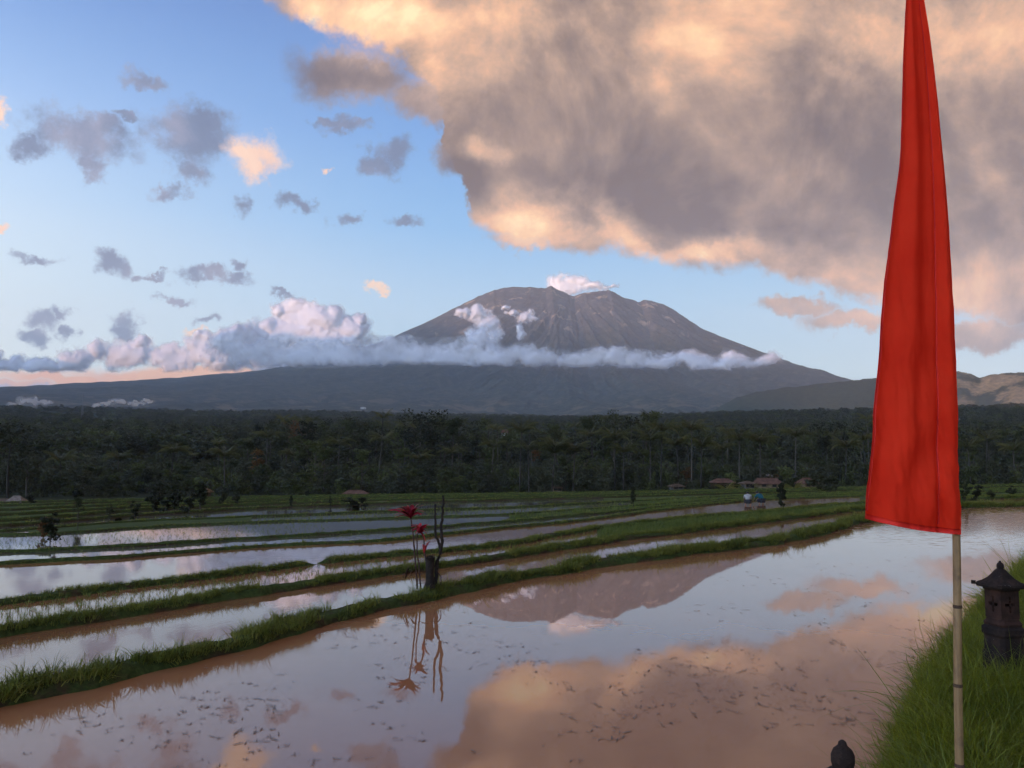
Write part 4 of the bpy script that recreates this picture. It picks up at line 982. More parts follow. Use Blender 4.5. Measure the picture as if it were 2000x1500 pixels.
stump = empty('tree_stump', tuple(at(839, 1150)), label='black cut stump standing on the nearest bund beside the crimson-leaved plant', cat='stump')
P = [at(839, 1158), at(839, 1148), at(840, 1135), at(839, 1115), at(840, 1098), at(840, 1088)]
MB().tube(rel(P, stump), [0.12, 0.10, 0.072, 0.066, 0.076, 0.082], 14).build('trunk', Mk_bark, stump, True)
m = MB()
for q in range(26):
    a = random.uniform(0, 6.28); r_ = random.uniform(0.02, 0.08); c = at(840, 1089)-stump.location+Vector((math.cos(a)*r_, math.sin(a)*r_, 0))
    m.tube([c, c+Vector((math.cos(a)*0.03, math.sin(a)*0.03, random.uniform(0.02, 0.07)))], [0.006, 0.002], 4)
m.build('splintered_rim', Mk_bark, stump)
stem([(848, 1104), (855, 1118), (862, 1128), (861, 1142)], 0.014, 0.006, stump, Mk_bark, 'side_shoot')
bare = empty('bare_sapling', tuple(at(846, 1096)), label='leafless forked sapling with two cut upright sticks rising behind the stump', cat='sapling')
stem([(850, 1150, 0.06), (853, 1100, 0.06), (861, 1082), (864, 1060), (862, 1030), (864, 1000), (866, 975), (865, 968)], 0.038, 0.017, bare, Mk_bark, 'trunk')
stem([(861, 1072), (856, 1058), (851, 1045), (850, 1020), (850, 984)], 0.024, 0.014, bare, Mk_bark, 'branch')
stem([(864, 1034), (870, 1032), (873, 1026), (873, 1022)], 0.008, 0.004, bare, Mk_bark, 'twig')
# ------------------------------------------------------------------ trees
M_leafd = leaf_mat('dark_foliage', [(0.2, (0.010, 0.012, 0.006)), (0.5, (0.022, 0.026, 0.011)), (0.8, (0.046, 0.048, 0.020)), (0.97, (0.10, 0.09, 0.042))], 0.25, 0.6, 0.35)
M_leafm = leaf_mat('mid_foliage', [(0.2, (0.022, 0.028, 0.010)), (0.5, (0.044, 0.052, 0.018)), (0.8, (0.085, 0.10, 0.03)), (0.97, (0.15, 0.13, 0.045))], 0.3, 0.6, 0.35)
M_palm = leaf_mat('palm_frond', [(0.2, (0.030, 0.036, 0.012)), (0.55, (0.072, 0.078, 0.026)), (0.9, (0.16, 0.145, 0.055))], 0.3, 0.45, 0.5)
M_palmy = leaf_mat('yellow_green_frond', [(0.2, (0.07, 0.08, 0.02)), (0.55, (0.13, 0.13, 0.03)), (0.9, (0.22, 0.18, 0.05))], 0.35, 0.45, 0.5)
M_russet = leaf_mat('russet_foliage', [(0.2, (0.05, 0.025, 0.012)), (0.6, (0.12, 0.06, 0.02)), (0.9, (0.16, 0.11, 0.03))], 0.3, 0.6, 0.5)
M_trunk = noisy('pale_trunk', [(0.3, (0.03, 0.027, 0.022)), (0.7, (0.085, 0.072, 0.058))], 2.5, bmp=(0.5, 0.03), rand=True)
M_trunkd = noisy('brown_trunk', [(0.3, (0.035, 0.027, 0.02)), (0.7, (0.10, 0.08, 0.06))], 2.5, rand=True)

def crown_mesh(name, seed, h, rx, zlo, shape='dome', leaves=620, size=0.34, mat=None, clumps=18):
    """leaf-sized faces gathered in clumps through the crown's volume; unit = metres"""
    r = np.random.default_rng(seed); cs = []
    while len(cs) < clumps:
        u = r.uniform(-1, 1, 3)
        if np.linalg.norm(u) > 1: continue
        z = (u[2]+1)/2
        if shape == 'dome': w = rx*math.sqrt(max(0.05, 1-(max(0, z-0.35)/0.68)**2))
        elif shape == 'cone': w = rx*(1.05-0.85*z)
        elif shape == 'flat': z = 0.55+0.45*z if r.uniform() < 0.7 else z; w = rx*(0.6+0.5*math.sin(z*7))
        else: w = rx*(0.7+0.3*math.sin(z*9+seed))
        cs.append((u[0]*w, u[1]*w, zlo+(h-zlo)*z, rx*r.uniform(0.20, 0.42)))
    n = leaves//clumps; V = []; Fc = []
    for cx, cy_, cz, cr in cs:
        for i in range(n):
            d = r.normal(0, 1, 3); d /= np.linalg.norm(d); q = cr*r.uniform(0.35, 1.0)**0.5
            p = np.array([cx, cy_, cz])+d*q*np.array([1, 1, 0.38 if shape == 'flat' else 0.62])
            a = r.normal(0, 1, 3); a[2] *= 0.5; a /= np.linalg.norm(a); bb = np.cross(a, d+r.normal(0, 0.5, 3)); bb /= np.linalg.norm(bb)+1e-6
            s = size*r.uniform(0.5, 1.25); b = len(V)
            V += [p-a*s, p+bb*s*0.45, p+a*s, p-bb*s*0.45]; Fc.append((b, b+1, b+2, b+3))
    o = mesh(name, np.array(V), np.array(Fc), mat or M_leafd, link=False); return o.data
def trunk_mesh(name, seed, h, r0, top, rx, limbs=5):
    r = np.random.default_rng(seed); m = MB(); lean = r.normal(0, 0.03, 2)
    P = [(lean[0]*z, lean[1]*z+0.15*math.sin(z*0.4), z) for z in np.linspace(-0.4, top, 6)]
    m.tube(P, list(np.linspace(r0, r0*0.4, 6)), 6, False)
    for i in range(limbs):
        z = top*r.uniform(0.45, 0.95); a = r.uniform(0, 6.28); L = rx*r.uniform(0.5, 0.9)
        m.tube([(lean[0]*z, lean[1]*z, z), (math.cos(a)*L*0.5, math.sin(a)*L*0.5, z+L*0.35), (math.cos(a)*L, math.sin(a)*L, z+L*0.8)], [r0*0.4, r0*0.25, r0*0.08], 4, False)
    o = mesh(name, m.V, m.F, M_trunk if seed % 3 else M_trunkd, link=False); return o.data
KINDS = []
spec = [('dome', 12, 4.2, 4.5), ('dome', 12, 3.6, 3.5), ('cone', 12, 2.6, 2.5), ('flat', 12, 4.8, 6.0), ('dome', 12, 5.2, 5.0), ('wave', 12, 3.2, 3.0), ('flat', 12, 4.2, 5.0), ('wave', 12, 2.4, 3.5)]
for i, (sh, h, rx, zl_) in enumerate(spec):
    KINDS.append((crown_mesh('crown_%d' % i, 900+i, h, rx, zl_, sh, 980, 0.33, M_leafd if i % 3 else M_leafm, 30), trunk_mesh('trunk_%d' % i, 900+i, h, 0.24, h*0.75, rx)))
M_farl = leaf_mat('haze_tinted_foliage', [(0.2, (0.026, 0.029, 0.018)), (0.5, (0.048, 0.052, 0.030)), (0.8, (0.078, 0.08, 0.044)), (0.97, (0.14, 0.12, 0.065))], 0.25, 0.6, 0.05)  # distance haze put into the leaf colour: lighter and greyer than near foliage
FAR = []
for i, (sh, h, rx, zl_) in enumerate([('dome', 10, 5, 1), ('dome', 11, 4, 1), ('cone', 12, 3.2, 1), ('flat', 10, 6, 2), ('wave', 11, 4.5, 1), ('dome', 8, 6.5, 0.5)]):
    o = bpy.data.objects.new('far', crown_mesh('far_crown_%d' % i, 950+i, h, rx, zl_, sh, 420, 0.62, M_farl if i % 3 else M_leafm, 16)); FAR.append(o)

def frond_mesh(name, L, droop, n=13, mat=None, seed=0):
    r = np.random.default_rng(seed); V = []; Fc = []
    pts = []
    for i in range(n+1):
        t = i/n; a = 0.85-droop*t*1.9; pts.append(a)
    x = z = 0; P = [(0, 0, 0)]
    for i in range(n):
        x += L/n*math.cos(pts[i]); z += L/n*math.sin(pts[i]); P.append((x, 0, z))
    for i in range(1, n+1):
        t = i/n; ll = L*0.24*math.sin(math.pi*min(1, 0.12+t*0.86))**0.7; w = L/n*0.34
        for sgn in (-1, 1):
            dn = -ll*r.uniform(0.45, 0.85); b = len(V); px_, _, pz = P[i]; fx = ll*0.4
            V += [(px_-w, 0, pz), (px_+w, 0, pz), (px_+fx, sgn*ll*0.75, pz+dn)]; Fc.append((b, b+1, b+2))
    b = len(V)
    for i, p in enumerate(P): wd = 0.05*(1-0.8*i/n); V += [(p[0], -wd, p[2]+0.02), (p[0], wd, p[2]+0.02)]
    for i in range(n): Fc.append((b+2*i, b+2*i+1, b+2*i+3, b+2*i+2))
    me = bpy.data.meshes.new(name); me.from_pydata(V, [], Fc); me.materials.append(mat or M_palm); return me
FROND = [frond_mesh('frond_%d' % i, 3.3, [0.35, 0.6, 0.9, 1.15][i], 13, M_palm, i) for i in range(4)]
FRONDY = [frond_mesh('young_frond_%d' % i, 2.6, [0.35, 0.6, 0.9, 1.1][i], 11, M_palmy, i) for i in range(4)]
def new(name, me, parent, loc=(0, 0, 0), rot=(0, 0, 0), scl=(1, 1, 1)):
    o = bpy.data.objects.new(name, me); COL.objects.link(o); o.parent = parent; o.location = loc; o.rotation_euler = rot; o.scale = scl; return o
M_palmt = noisy('grey_palm_trunk', [(0.3, (0.03, 0.027, 0.023)), (0.7, (0.085, 0.072, 0.058))], 2.0, rand=True)
def palm_trunk(h, lean, r0=0.17):
    m = MB(); P = [(lean*(z/h)**1.6*h*0.16, 0.0, z) for z in np.linspace(-0.5, h, 9)]
    m.tube(P, list(np.linspace(r0, r0*0.62, 9)), 7); return mesh('palm_trunk', m.V, m.F, M_palmt, link=False).data, P[-1]
def palm(x, y, z, h, lean=0.0, az_=0.0, label='', group='coconut palms at the forest edge', fr_=FROND, nf=17, fs=1.0, young=False):
    t = empty('coconut_palm', (x, y, z), az_, label, 'palm', group)
    me, tip = palm_trunk(h, lean, 0.17 if not young else 0.14); new('trunk', me, t)
    for i in range(nf):
        a = i*2.399+random.uniform(-0.25, 0.25); q = i/nf; k = min(3, int(q*3.2+random.uniform(0, 0.8)))
        s = fs*random.uniform(0.85, 1.15); new('frond', fr_[k], t, tip, (random.uniform(-0.12, 0.12), random.uniform(-0.25, 0.15), a), (s, s, s))
    return t
palm_joined = []
def joined_palm(seed, h, nf=15):
    r = random.Random(seed); V = []; Fc = []
    m = MB(); m.tube([(0.02*z*math.sin(seed), 0, z) for z in np.linspace(-0.5, h, 6)], list(np.linspace(0.17, 0.1, 6)), 5)
    tip = m.V[-5]; crown = MB()
    for i in range(nf):
        f = FROND[min(3, int(i/nf*4))]; M4 = Matrix.Translation((tip[0], tip[1], h)) @ Matrix.Rotation(i*2.4+r.uniform(-.2, .2), 4, 'Z') @ Matrix.Rotation(r.uniform(-.2, .15), 4, 'Y')
        crown.add([M4 @ v.co for v in f.vertices], [tuple(p.vertices) for p in f.polygons])
    return mesh('c', crown.V, crown.F, M_palm, link=False).data, mesh('t', m.V, m.F, M_trunk, link=False).data
PALMJ = [joined_palm(i, 11+i*0.7) for i in range(4)]

def gz1(x, y): return float(ground_z(np.array([x]), np.array([y])))
def place_px(px, d):
    x, y, z = ray(px, 900); return (x/y*d, d)
used_xy = []
BUSHC = [crown_mesh('bush_%d' % i, 970+i, 12, rx, 0.6, sh, 620, 0.85, M_leafd, 20) for i, (sh, rx) in enumerate([('dome', 4.6), ('dome', 4.0), ('cone', 3.0), ('dome', 5.0), ('dome', 5.2), ('wave', 4.2), ('dome', 4.2), ('wave', 3.0)])]
def tree(x, y, z, h, k, label, group, rnd=random, wide=1.0, cat='tree', name='broadleaf_tree', mats=None, bush=False):
    t = empty(name, (x, y, z), random.uniform(0, 6.28), label, cat, group); s = h/12.0
    c = new('crown', BUSHC[k] if bush else KINDS[k][0], t, scl=(s*wide, s*wide, s)); new('trunk', KINDS[k][1], t, scl=(s*wide, s*wide, s))
    if mats:
        c.material_slots[0].link = 'OBJECT'; c.material_slots[0].material = mats
    return t
def zone(px):
    for lim, s in ((170, 'behind the far left hut'), (480, 'behind the left thicket'), (760, 'behind the red-roofed hut'), (960, 'beyond the crimson-leaved plant'),
                   (1180, 'in mid-frame'), (1380, 'left of the farm'), (1600, 'behind the farm buildings'), (1730, 'left of the banner')):
        if px < lim: return s
    return 'right of the banner'
# front belt of the forest: its top line follows the photograph
TOPL = [(-80, 860), (0, 860), (80, 905), (160, 900), (250, 885), (330, 880), (420, 870), (480, 845), (520, 824), (600, 818), (700, 812), (790, 812), (830, 800), (880, 804), (940, 824), (985, 842), (1020, 842), (1100, 832), (1180, 815), (1250, 806), (1300, 822), (1380, 828), (1450, 835), (1530, 850), (1600, 822), (1700, 822), (1870, 832), (1930, 840), (2000, 835), (2080, 835)]
BASEL = [(-80, 975), (300, 972), (600, 968), (1000, 964), (1300, 958), (1500, 950), (1750, 943), (2080, 938)]
ti = 0
rows = [(178, 1.0, 34), (215, 1.0, 32), (258, 1.0, 34), (305, 1.0, 36), (360, 1.0, 30)]
for ri, (d0, _, cnt) in enumerate(rows):
    for j in range(cnt):
        px = -70+(2140*(j+random.uniform(0.1, 0.9))/cnt); d = d0*random.uniform(0.93, 1.07)
        x, y = place_px(px, d); z = gz1(x, y)-0.3
        ytop = np.interp(px, [a for a, b in TOPL], [b for a, b in TOPL])
        want = (882-ytop)/F*d-(z-EYE)
        grp = 1.0+0.16*math.sin(px/63.0+1.2)*math.sin(px/151.0)+(0.10 if (490 < px < 960 or 1060 < px < 1310 or px > 1590) else -0.06)
        frac = [0.48, 0.64, 0.82, 1.02, 1.05][ri]*random.uniform(0.74, 1.08)*grp
        h = max(5.5, min(27, want*min(1.1, frac)))
        k = random.choice([0, 1, 2, 3, 4, 5, 6, 7, 3, 6]); tone = ['rounded', 'bushy', 'narrow conical', 'flat-topped', 'broad spreading', 'ragged', 'layered', 'slim'][k]
        mt = M_russet if random.random() < 0.035 else (M_leafm if random.random() < 0.3 else None)
        hw = 'tall' if h > 15 else ('low' if h < 9 else 'mid-height')
        tree(x, y, z, h, k, '%s %s %stree at the forest edge, %s' % (hw, tone, 'russet ' if mt is M_russet else ('' if mt else 'dark '), zone(px)), 'broadleaf trees along the forest edge', wide=random.uniform(0.8, 1.2)*(0.8 if h > 17 else 1.0), mats=mt)
# taller dark crowns that break the skyline of the belt
for q_, (px, yt, k, wd) in enumerate([(503, 816, 2, 1.0), (528, 811, 1, 1.0), (548, 817, 5, 1.1), (598, 812, 7, 1.2), (640, 819, 0, 1.0), (690, 813, 1, 0.9), (722, 820, 4, 0.9), (798, 801, 0, 1.0), (818, 797, 1, 1.0), (842, 799, 5, 1.2), (868, 803, 0, 1.0), (895, 811, 1, 1.0), (932, 820, 5, 1.0),
        (1085, 838, 3, 1.0), (1178, 808, 7, 1.1), (1200, 812, 5, 1.0), (1234, 803, 1, 1.0), (1262, 808, 0, 0.8), (1612, 822, 5, 1.1), (1645, 816, 1, 1.0), (1682, 824, 0, 0.9), (1932, 838, 1, 1.0), (12, 842, 5, 1.0)]):
    d = random.uniform(235, 285); x, y = place_px(px, d); z = gz1(x, y)-0.3; h = (882-yt)/F*d-(z-EYE)
    shape_ = ['rounded', 'bushy', 'conical', 'flat-topped', 'spreading', 'ragged', 'layered', 'slim'][k]
    nb = ['left of its clump', 'with lower neighbours', 'close to its neighbour', 'a little apart'][q_ % 4]
    tree(x, y, z, h, k, '%s dark tree topping the treeline, %s, %s' % (shape_, zone(px), nb), 'tall trees breaking the treeline', wide=wd*0.72, mats=M_leafd)
# the tall palms that stand out
TP = [(1015, 965, 832, 0.2), (1033, 966, 866, -0.1), (1078, 958, 862, 0.5), (1102, 955, 872, -1.4), (1119, 952, 868, 0.3), (1200, 955, 846, 0.1), (1217, 953, 870, 0.1), (1270, 960, 848, 0.0), (1290, 950, 830, 0.2),
      (1350, 955, 828, 0.1), (1368, 945, 860, 0.2), (1443, 952, 848, 0.1), (1484, 936, 852, 0.1), (1552, 925, 840, 0.2), (883, 962, 875, 0.0), (817, 962, 888, 0.05), (960, 958, 862, 0.3), (1160, 950, 842, -0.3), (1325, 948, 858, -0.2), (1410, 946, 868, 0.2),
      (570, 958, 880, 0.2), (605, 956, 868, -0.3), (660, 955, 858, 0.2), (520, 960, 845, 0.1), (740, 955, 850, 0.4), (440, 962, 880, -0.2), (1650, 945, 862, 0.3), (1690, 942, 850, -0.2), (1980, 940, 868, 0.0), (1925, 938, 850, 0.3), (1895, 940, 865, -0.3), (230, 960, 885, 0.2), (120, 965, 890, -0.2), (335, 958, 872, 0.3)]
for n_, (px, yb, yt, ln) in enumerate(TP):
    d = 165 if n_ < 14 else random.uniform(175, 225); x, y = place_px(px, d); z = gz1(x, y)-0.2
    h = (882-yt)/F*d-(z-EYE)-1.2
    side = 'with its trunk leaning left' if ln < -0.25 else ('with its trunk bending right' if ln > 0.25 else 'with a straight pale trunk')
    palm(x, y, z, max(5, h), ln, 0.0, 'coconut palm %s, %s' % (side, zone(px)), nf=22, fs=1.25)
for px, yb, hp in ((1418, 948, 50), (1458, 949, 48), (1550, 950, 52), (1572, 950, 34)):
    d = 150; x, y = place_px(px, d); z = gz1(x, y); palm(x, y, z, hp/F*d*0.45, 0.0, 0.3, 'short yellow-green palm in the farmyard, %s' % {1418: 'leftmost of the yard palms', 1458: 'in front of the grey hut', 1550: 'right of the long tiled roof', 1572: 'smallest, beside the brown roof'}[px], 'young palms in the farmyard', FRONDY, 14, 0.95, True)
for j in range(60):
    px = random.uniform(-60, 2060); d = random.uniform(230, 420); x, y = place_px(px, d); z = gz1(x, y)-0.3; ytop = np.interp(px, [a for a, b in TOPL], [b for a, b in TOPL])
    h = (882-ytop+random.uniform(-16, 8))/F*d-(z-EYE); k = random.randrange(4); s = max(0.5, min(1.6, h/13))
    t = empty('coconut_palm', (x, y, z), random.uniform(0, 6.28), '%s palm crown inside the forest, %s' % (('tall' if h > 15 else 'mid-height' if h > 11 else 'low')+(' distant' if d > 330 else ''), zone(px)), 'palm', 'palms standing inside the forest')
    new('crown', PALMJ[k][0], t, scl=(s*0.9, s*0.9, s)); new('trunk', PALMJ[k][1], t, scl=(s, s, s))
# big dark tree at the left edge
x, y = place_px(18, 150); tree(x, y, gz1(x, y), 14.5, 4, 'large dark tree towering over the hut at the left edge', None, wide=0.85)
x, y = place_px(-30, 156); tree(x, y, gz1(x, y), 12.5, 0, 'dark tree cut off by the left edge, beside the largest one', None, wide=0.95)
x, y = place_px(55, 158); tree(x, y, gz1(x, y), 10.0, 1, 'dark lower tree to the right of the towering tree at the left edge', None)
# far forest, beyond what can be told apart
n = 21000
dd = np.exp(rng.uniform(math.log(380), math.log(5200), n)); aaz = rng.uniform(R(-37), R(37), n)
fx, fy = dd*np.sin(aaz), dd*np.cos(aaz); fz = ground_z(fx, fy)-1.0
cl = fbm(fx/220, fy/220, 4, 700); kp = (cl > 0.36) | (dd < 900); fx, fy, fz, dd = fx[kp], fy[kp], fz[kp], dd[kp]; n = len(fx)
s = rng.uniform(0.6, 1.25, n)*np.interp(dd, [380, 900, 2500, 5200], [1.05, 1.1, 1.5, 2.0]); wdt = np.interp(dd, [380, 900, 2500, 5200], [1.0, 1.15, 1.9, 3.4])
hs = np.interp(dd, [380, 900, 2500, 5200], [1.0, 0.95, 0.7, 0.42])
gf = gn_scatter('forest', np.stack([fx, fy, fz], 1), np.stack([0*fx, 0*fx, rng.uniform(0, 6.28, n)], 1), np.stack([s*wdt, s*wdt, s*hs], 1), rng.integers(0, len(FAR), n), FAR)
tag(gf, 'far-off forest covering the valley floor toward the volcano', 'forest', kind='stuff')
# undergrowth at the foot of the forest
n = 2600; ux = rng.uniform(-110, 110, n); 
pxs = rng.uniform(-80, 2080, n); ud = rng.uniform(160, 300, n); ux = (pxs-1000)/F*ud; uz = ground_z(ux, ud)-0.8
s = rng.uniform(0.18, 0.68, n)
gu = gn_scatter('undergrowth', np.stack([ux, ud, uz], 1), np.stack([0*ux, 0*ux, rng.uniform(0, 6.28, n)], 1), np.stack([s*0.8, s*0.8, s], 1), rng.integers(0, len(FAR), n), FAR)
tag(gu, 'dense undergrowth filling the foot of the forest behind the fields', 'undergrowth', kind='stuff')

# ------------------------------------------------------------------ bushes and small trees out in the fields
def level_at(px, py):
    for k in range(len(LINES)):
        yk = np.interp(px, [p[0] for p in LINES[k]], [p[1] for p in LINES[k]])
        if py > yk: return ZL[k]
    return ZL[len(LINES)]
BU = [(300, 1001, 52, 1, 1.1, 'leafy bush at the left end of the dark thicket by the water'), (322, 1003, 46, 5, 1.2, 'low bush second in the dark thicket by the water'), (345, 1003, 50, 0, 1.0, 'rounded bush in the middle of the dark thicket by the water'),
      (368, 1004, 54, 5, 1.0, 'ragged bush right of the middle of the dark thicket by the water'), (391, 998, 66, 2, 1.1, 'tall dark cypress-like tree at the right end of the thicket'), (434, 990, 32, 0, 1.0, 'small round bush right of the dark thicket'), (460, 986, 28, 1, 1.0, 'smaller bush beside the bright far paddy at left'),
      (214, 1015, 34, 1, 0.8, 'small tree left of the dark thicket, standing by the thin bright water'), (262, 1018, 44, 5, 0.8, 'taller thin tree left of the dark thicket'), (98, 1062, 66, 5, 1.0, 'bushy dark shrub on the bund at the left, leaves hanging over the water'), (84, 1050, 44, 1, 0.8, 'small reddish shrub leaning on the larger shrub at left'),
      (152, 1040, 70, 6, 0.75, 'slender sapling with a thin pale stem at left'), (568, 994, 32, 2, 0.7, 'small dark column-shaped tree between the far paddies left of centre'), (645, 990, 22, 7, 0.8, 'tiny tree on the far bund left of the wide bush'), (684, 992, 26, 0, 1.7, 'wide dark green bush below the red-roofed hut'), (708, 991, 22, 4, 1.4, 'low spreading bush joined to the wide bush below the red-roofed hut'),
      (60, 985, 22, 0, 1.4, 'round bush beside the small hut at the far left'), (150, 978, 26, 1, 1.2, 'bush at the field edge right of the left hut'), (1237, 990, 40, 2, 0.8, 'dark column-shaped shrub in the fields right of centre'), (1527, 995, 66, 7, 0.7, 'tall thin dark tree beside the pond where two people work'),
      (1597, 960, 44, 0, 1.5, 'large round dark bush right of the farm buildings'), (1622, 961, 34, 4, 1.3, 'dark bush against the pale field just left of the banner'), (1285, 962, 48, 2, 0.7, 'slim dark tree at the edge of the fields left of the farm'), (1140, 964, 40, 5, 0.9, 'leafy shrub at the forest foot right of centre'), (1400, 950, 26, 0, 1.3, 'bush in front of the open farm shelter'),
      (1885, 985, 58, 7, 0.7, 'leafy banana-like tree just right of the banner foot'), (1908, 982, 44, 5, 0.9, 'lower bush right of the banner foot by the green field'), (1935, 975, 22, 0, 1.2, 'low bush along the green field at the right'), (925, 966, 34, 5, 0.9, 'yellow-green leafy clump at the forest foot beyond the bare sapling'), (600, 972, 18, 1, 1.1, 'small bush at the forest foot left of the red-roofed hut'), (1975, 972, 26, 1, 1.3, 'dark bush at the right edge beyond the green field')]
for px, py, hp, k, wd, lb in BU:
    z = level_at(px, py); x, y, z = onz(px, py, z); h = hp/F*y
    tree(x, y, z-0.05, h, k, lb, None, wide=wd*0.85, bush=k != 6, cat='bush' if 'bush' in lb or 'shrub' in lb or 'clump' in lb else 'tree', name='field_bush' if 'bush' in lb or 'shrub' in lb or 'clump' in lb else 'small_tree', mats=M_russet if 'reddish' in lb else (M_leafm if ('yellow' in lb or 'banana' in lb or 'sapling' in lb) else M_leafd))

# ------------------------------------------------------------------ huts and farm buildings
M_tile = noisy('red_clay_tiles', [(0.3, (0.06, 0.032, 0.022)), (0.7, (0.15, 0.08, 0.055))], 1.2, bmp=(0.7, 0.05))
M_thatch = noisy('grey_thatch', [(0.3, (0.10, 0.085, 0.07)), (0.7, (0.26, 0.22, 0.18))], 2, bmp=(0.7, 0.05))
M_wallg = noisy('grey_wall', [(0.3, (0.06, 0.055, 0.05)), (0.7, (0.14, 0.13, 0.12))], 1.5)
M_wallo = noisy('ochre_wall', [(0.3, (0.10, 0.07, 0.04)), (0.7, (0.22, 0.16, 0.09))], 1.5)
M_wallw = noisy('white_wall', [(0.3, (0.34, 0.34, 0.34)), (0.7, (0.5, 0.5, 0.49))], 0.5)
M_dark = pmat('dark_opening', (0.012, 0.011, 0.01), 0.8)
M_wood = noisy('old_wood', [(0.3, (0.05, 0.035, 0.022)), (0.7, (0.13, 0.09, 0.06))], 4)
def hut(x, y, z, w, dpt, h, rh, rz, label, cat='hut', wall=M_wallg, roof=M_tile, open_=False, hip=0.35, over=0.35, name='hut'):
    t = empty(name, (x, y, z), rz, label, cat)
    if open_:
        for i, xx in enumerate(np.linspace(-w/2, w/2, 4)):
            for yy in (-dpt/2, dpt/2): MB().box((xx, yy, h/2-0.1), (0.13, 0.13, h+0.2)).build('post', M_wood, t)
        MB().box((0, 0.1, 0.28), (w*0.9, dpt*0.8, 0.14)).build('platform', M_wood, t)
    else:
        MB().box((0, 0, h/2-0.15), (w, dpt, h+0.3)).build('wall', wall, t)
        MB().box((w*0.22, -dpt/2-0.01, h*0.42), (0.8, 0.06, h*0.84)).build('door', M_dark, t)
        f = MB().box((-w*0.22, -dpt/2-0.02, h*0.6), (0.9, 0.08, 0.75)).build('window', M_wood, t); MB().box((-w*0.22, -dpt/2-0.065, h*0.6), (0.7, 0.02, 0.58)).build('pane', M_dark, f)
    a, b = w/2+over, dpt/2+over; r = w/2-hip*w*0.5; e = 0.12
    V = [(-a, -b, h), (a, -b, h), (a, b, h), (-a, b, h), (-r, 0, h+rh), (r, 0, h+rh), (-a, -b, h-e), (a, -b, h-e), (a, b, h-e), (-a, b, h-e)]
    mesh('roof', V, [(0, 1, 5, 4), (1, 2, 5), (2, 3, 4, 5), (3, 0, 4), (6, 7, 1, 0), (7, 8, 2, 1), (8, 9, 3, 2), (9, 6, 0, 3), (9, 8, 7, 6)], roof, t)
    MB().tube([(-r, 0, h+rh), (r, 0, h+rh)], 0.09, 6).build('ridge', roof, t)
    return t
def hutpx(px, py, d, wpx, hpx, rpx, **kw):
    if 140 < d < 200: wpx, hpx, rpx, py = wpx*0.78, hpx*0.7, rpx*0.68, py-1
    x, y = place_px(px, d); e = (882-py)/F*d+EYE; w = wpx/F*d
    return hut(x, y, e, w, kw.pop('dp', max(2.5, w*0.5)), hpx/F*d, rpx/F*d, kw.pop('rz', 0.0), **kw)
hutpx(36, 987, 118, 20, 9, 10, rz=0.25, label='small hut with a pale grey thatched roof under the towering tree at the far left', roof=M_thatch, wall=M_wood)
hutpx(12, 988, 122, 24, 8, 7, label='low brown field shelter at the left edge beside the thatched hut', open_=True, roof=M_wood)
hutpx(402, 966, 140, 13, 6, 8, label='tiny ochre-roofed hut right of the dark thicket', wall=M_wood, roof=M_wallo)
hutpx(695, 969, 152, 56, 7, 9, rz=0.06, label='hut with a long reddish tiled roof at the forest foot left of centre', wall=M_wood, roof=M_tile)
hutpx(1498, 951, 158, 58, 9, 15, rz=-0.05, label='farm building with a long red clay tile roof', cat='house', wall=M_wallo, roof=M_tile, hip=0.1, name='farmhouse')
hutpx(1458, 952, 150, 22, 11, 6, rz=0.15, label='small grey-walled hut with a dark window left of the long tiled roof', wall=M_wallg, roof=M_wood)
hutpx(1410, 950, 154, 48, 11, 10, label='open shelter on posts with a tiled roof left of the grey hut', open_=True, roof=M_tile, cat='shelter', name='open_shelter')
hutpx(1493, 936, 172, 22, 9, 6, label='small pavilion with a pale roof rising behind the long tiled roof', open_=True, roof=M_thatch, cat='pavilion', name='pavilion')
hutpx(1574, 950, 160, 34, 9, 14, rz=0.3, label='brown-roofed house half hidden by palms left of the large round bush', cat='house', wall=M_wallo, roof=M_tile, name='farmhouse')
hutpx(1088, 958, 168, 20, 8, 6, label='hut with ochre wall hidden among the trees right of the middle palms', wall=M_wallo, roof=M_wood)
hutpx(1320, 954, 160, 26, 6, 6, rz=0.1, label='low shed among the trees left of the farm buildings', wall=M_wallg, roof=M_wood, cat='shed', name='shed')
hutpx(986, 850, 330, 12, 5, 6, label='house with a pinkish red roof showing above the trees near the middle palm', cat='house', wall=M_wallw, roof=M_tile, name='house', dp=4)
for px, py, d, w_, h_, r_, lb in ((99, 829, 900, 13, 4, 2, 'small white building far off among the trees, leftmost of two'), (145, 830, 900, 18, 6, 3, 'larger white building far off below the lattice mast'), (118, 831, 890, 16, 3, 3, 'red-roofed house between the two far white buildings'), (708, 799, 2300, 10, 3, 1, 'pale far building on the slope above the forest left of centre')):
    hutpx(px, py, d, w_, h_, r_, label=lb, cat='building', wall=M_wallw, roof=M_tile if 'red' in lb else M_wallw, name='building', over=0.6)
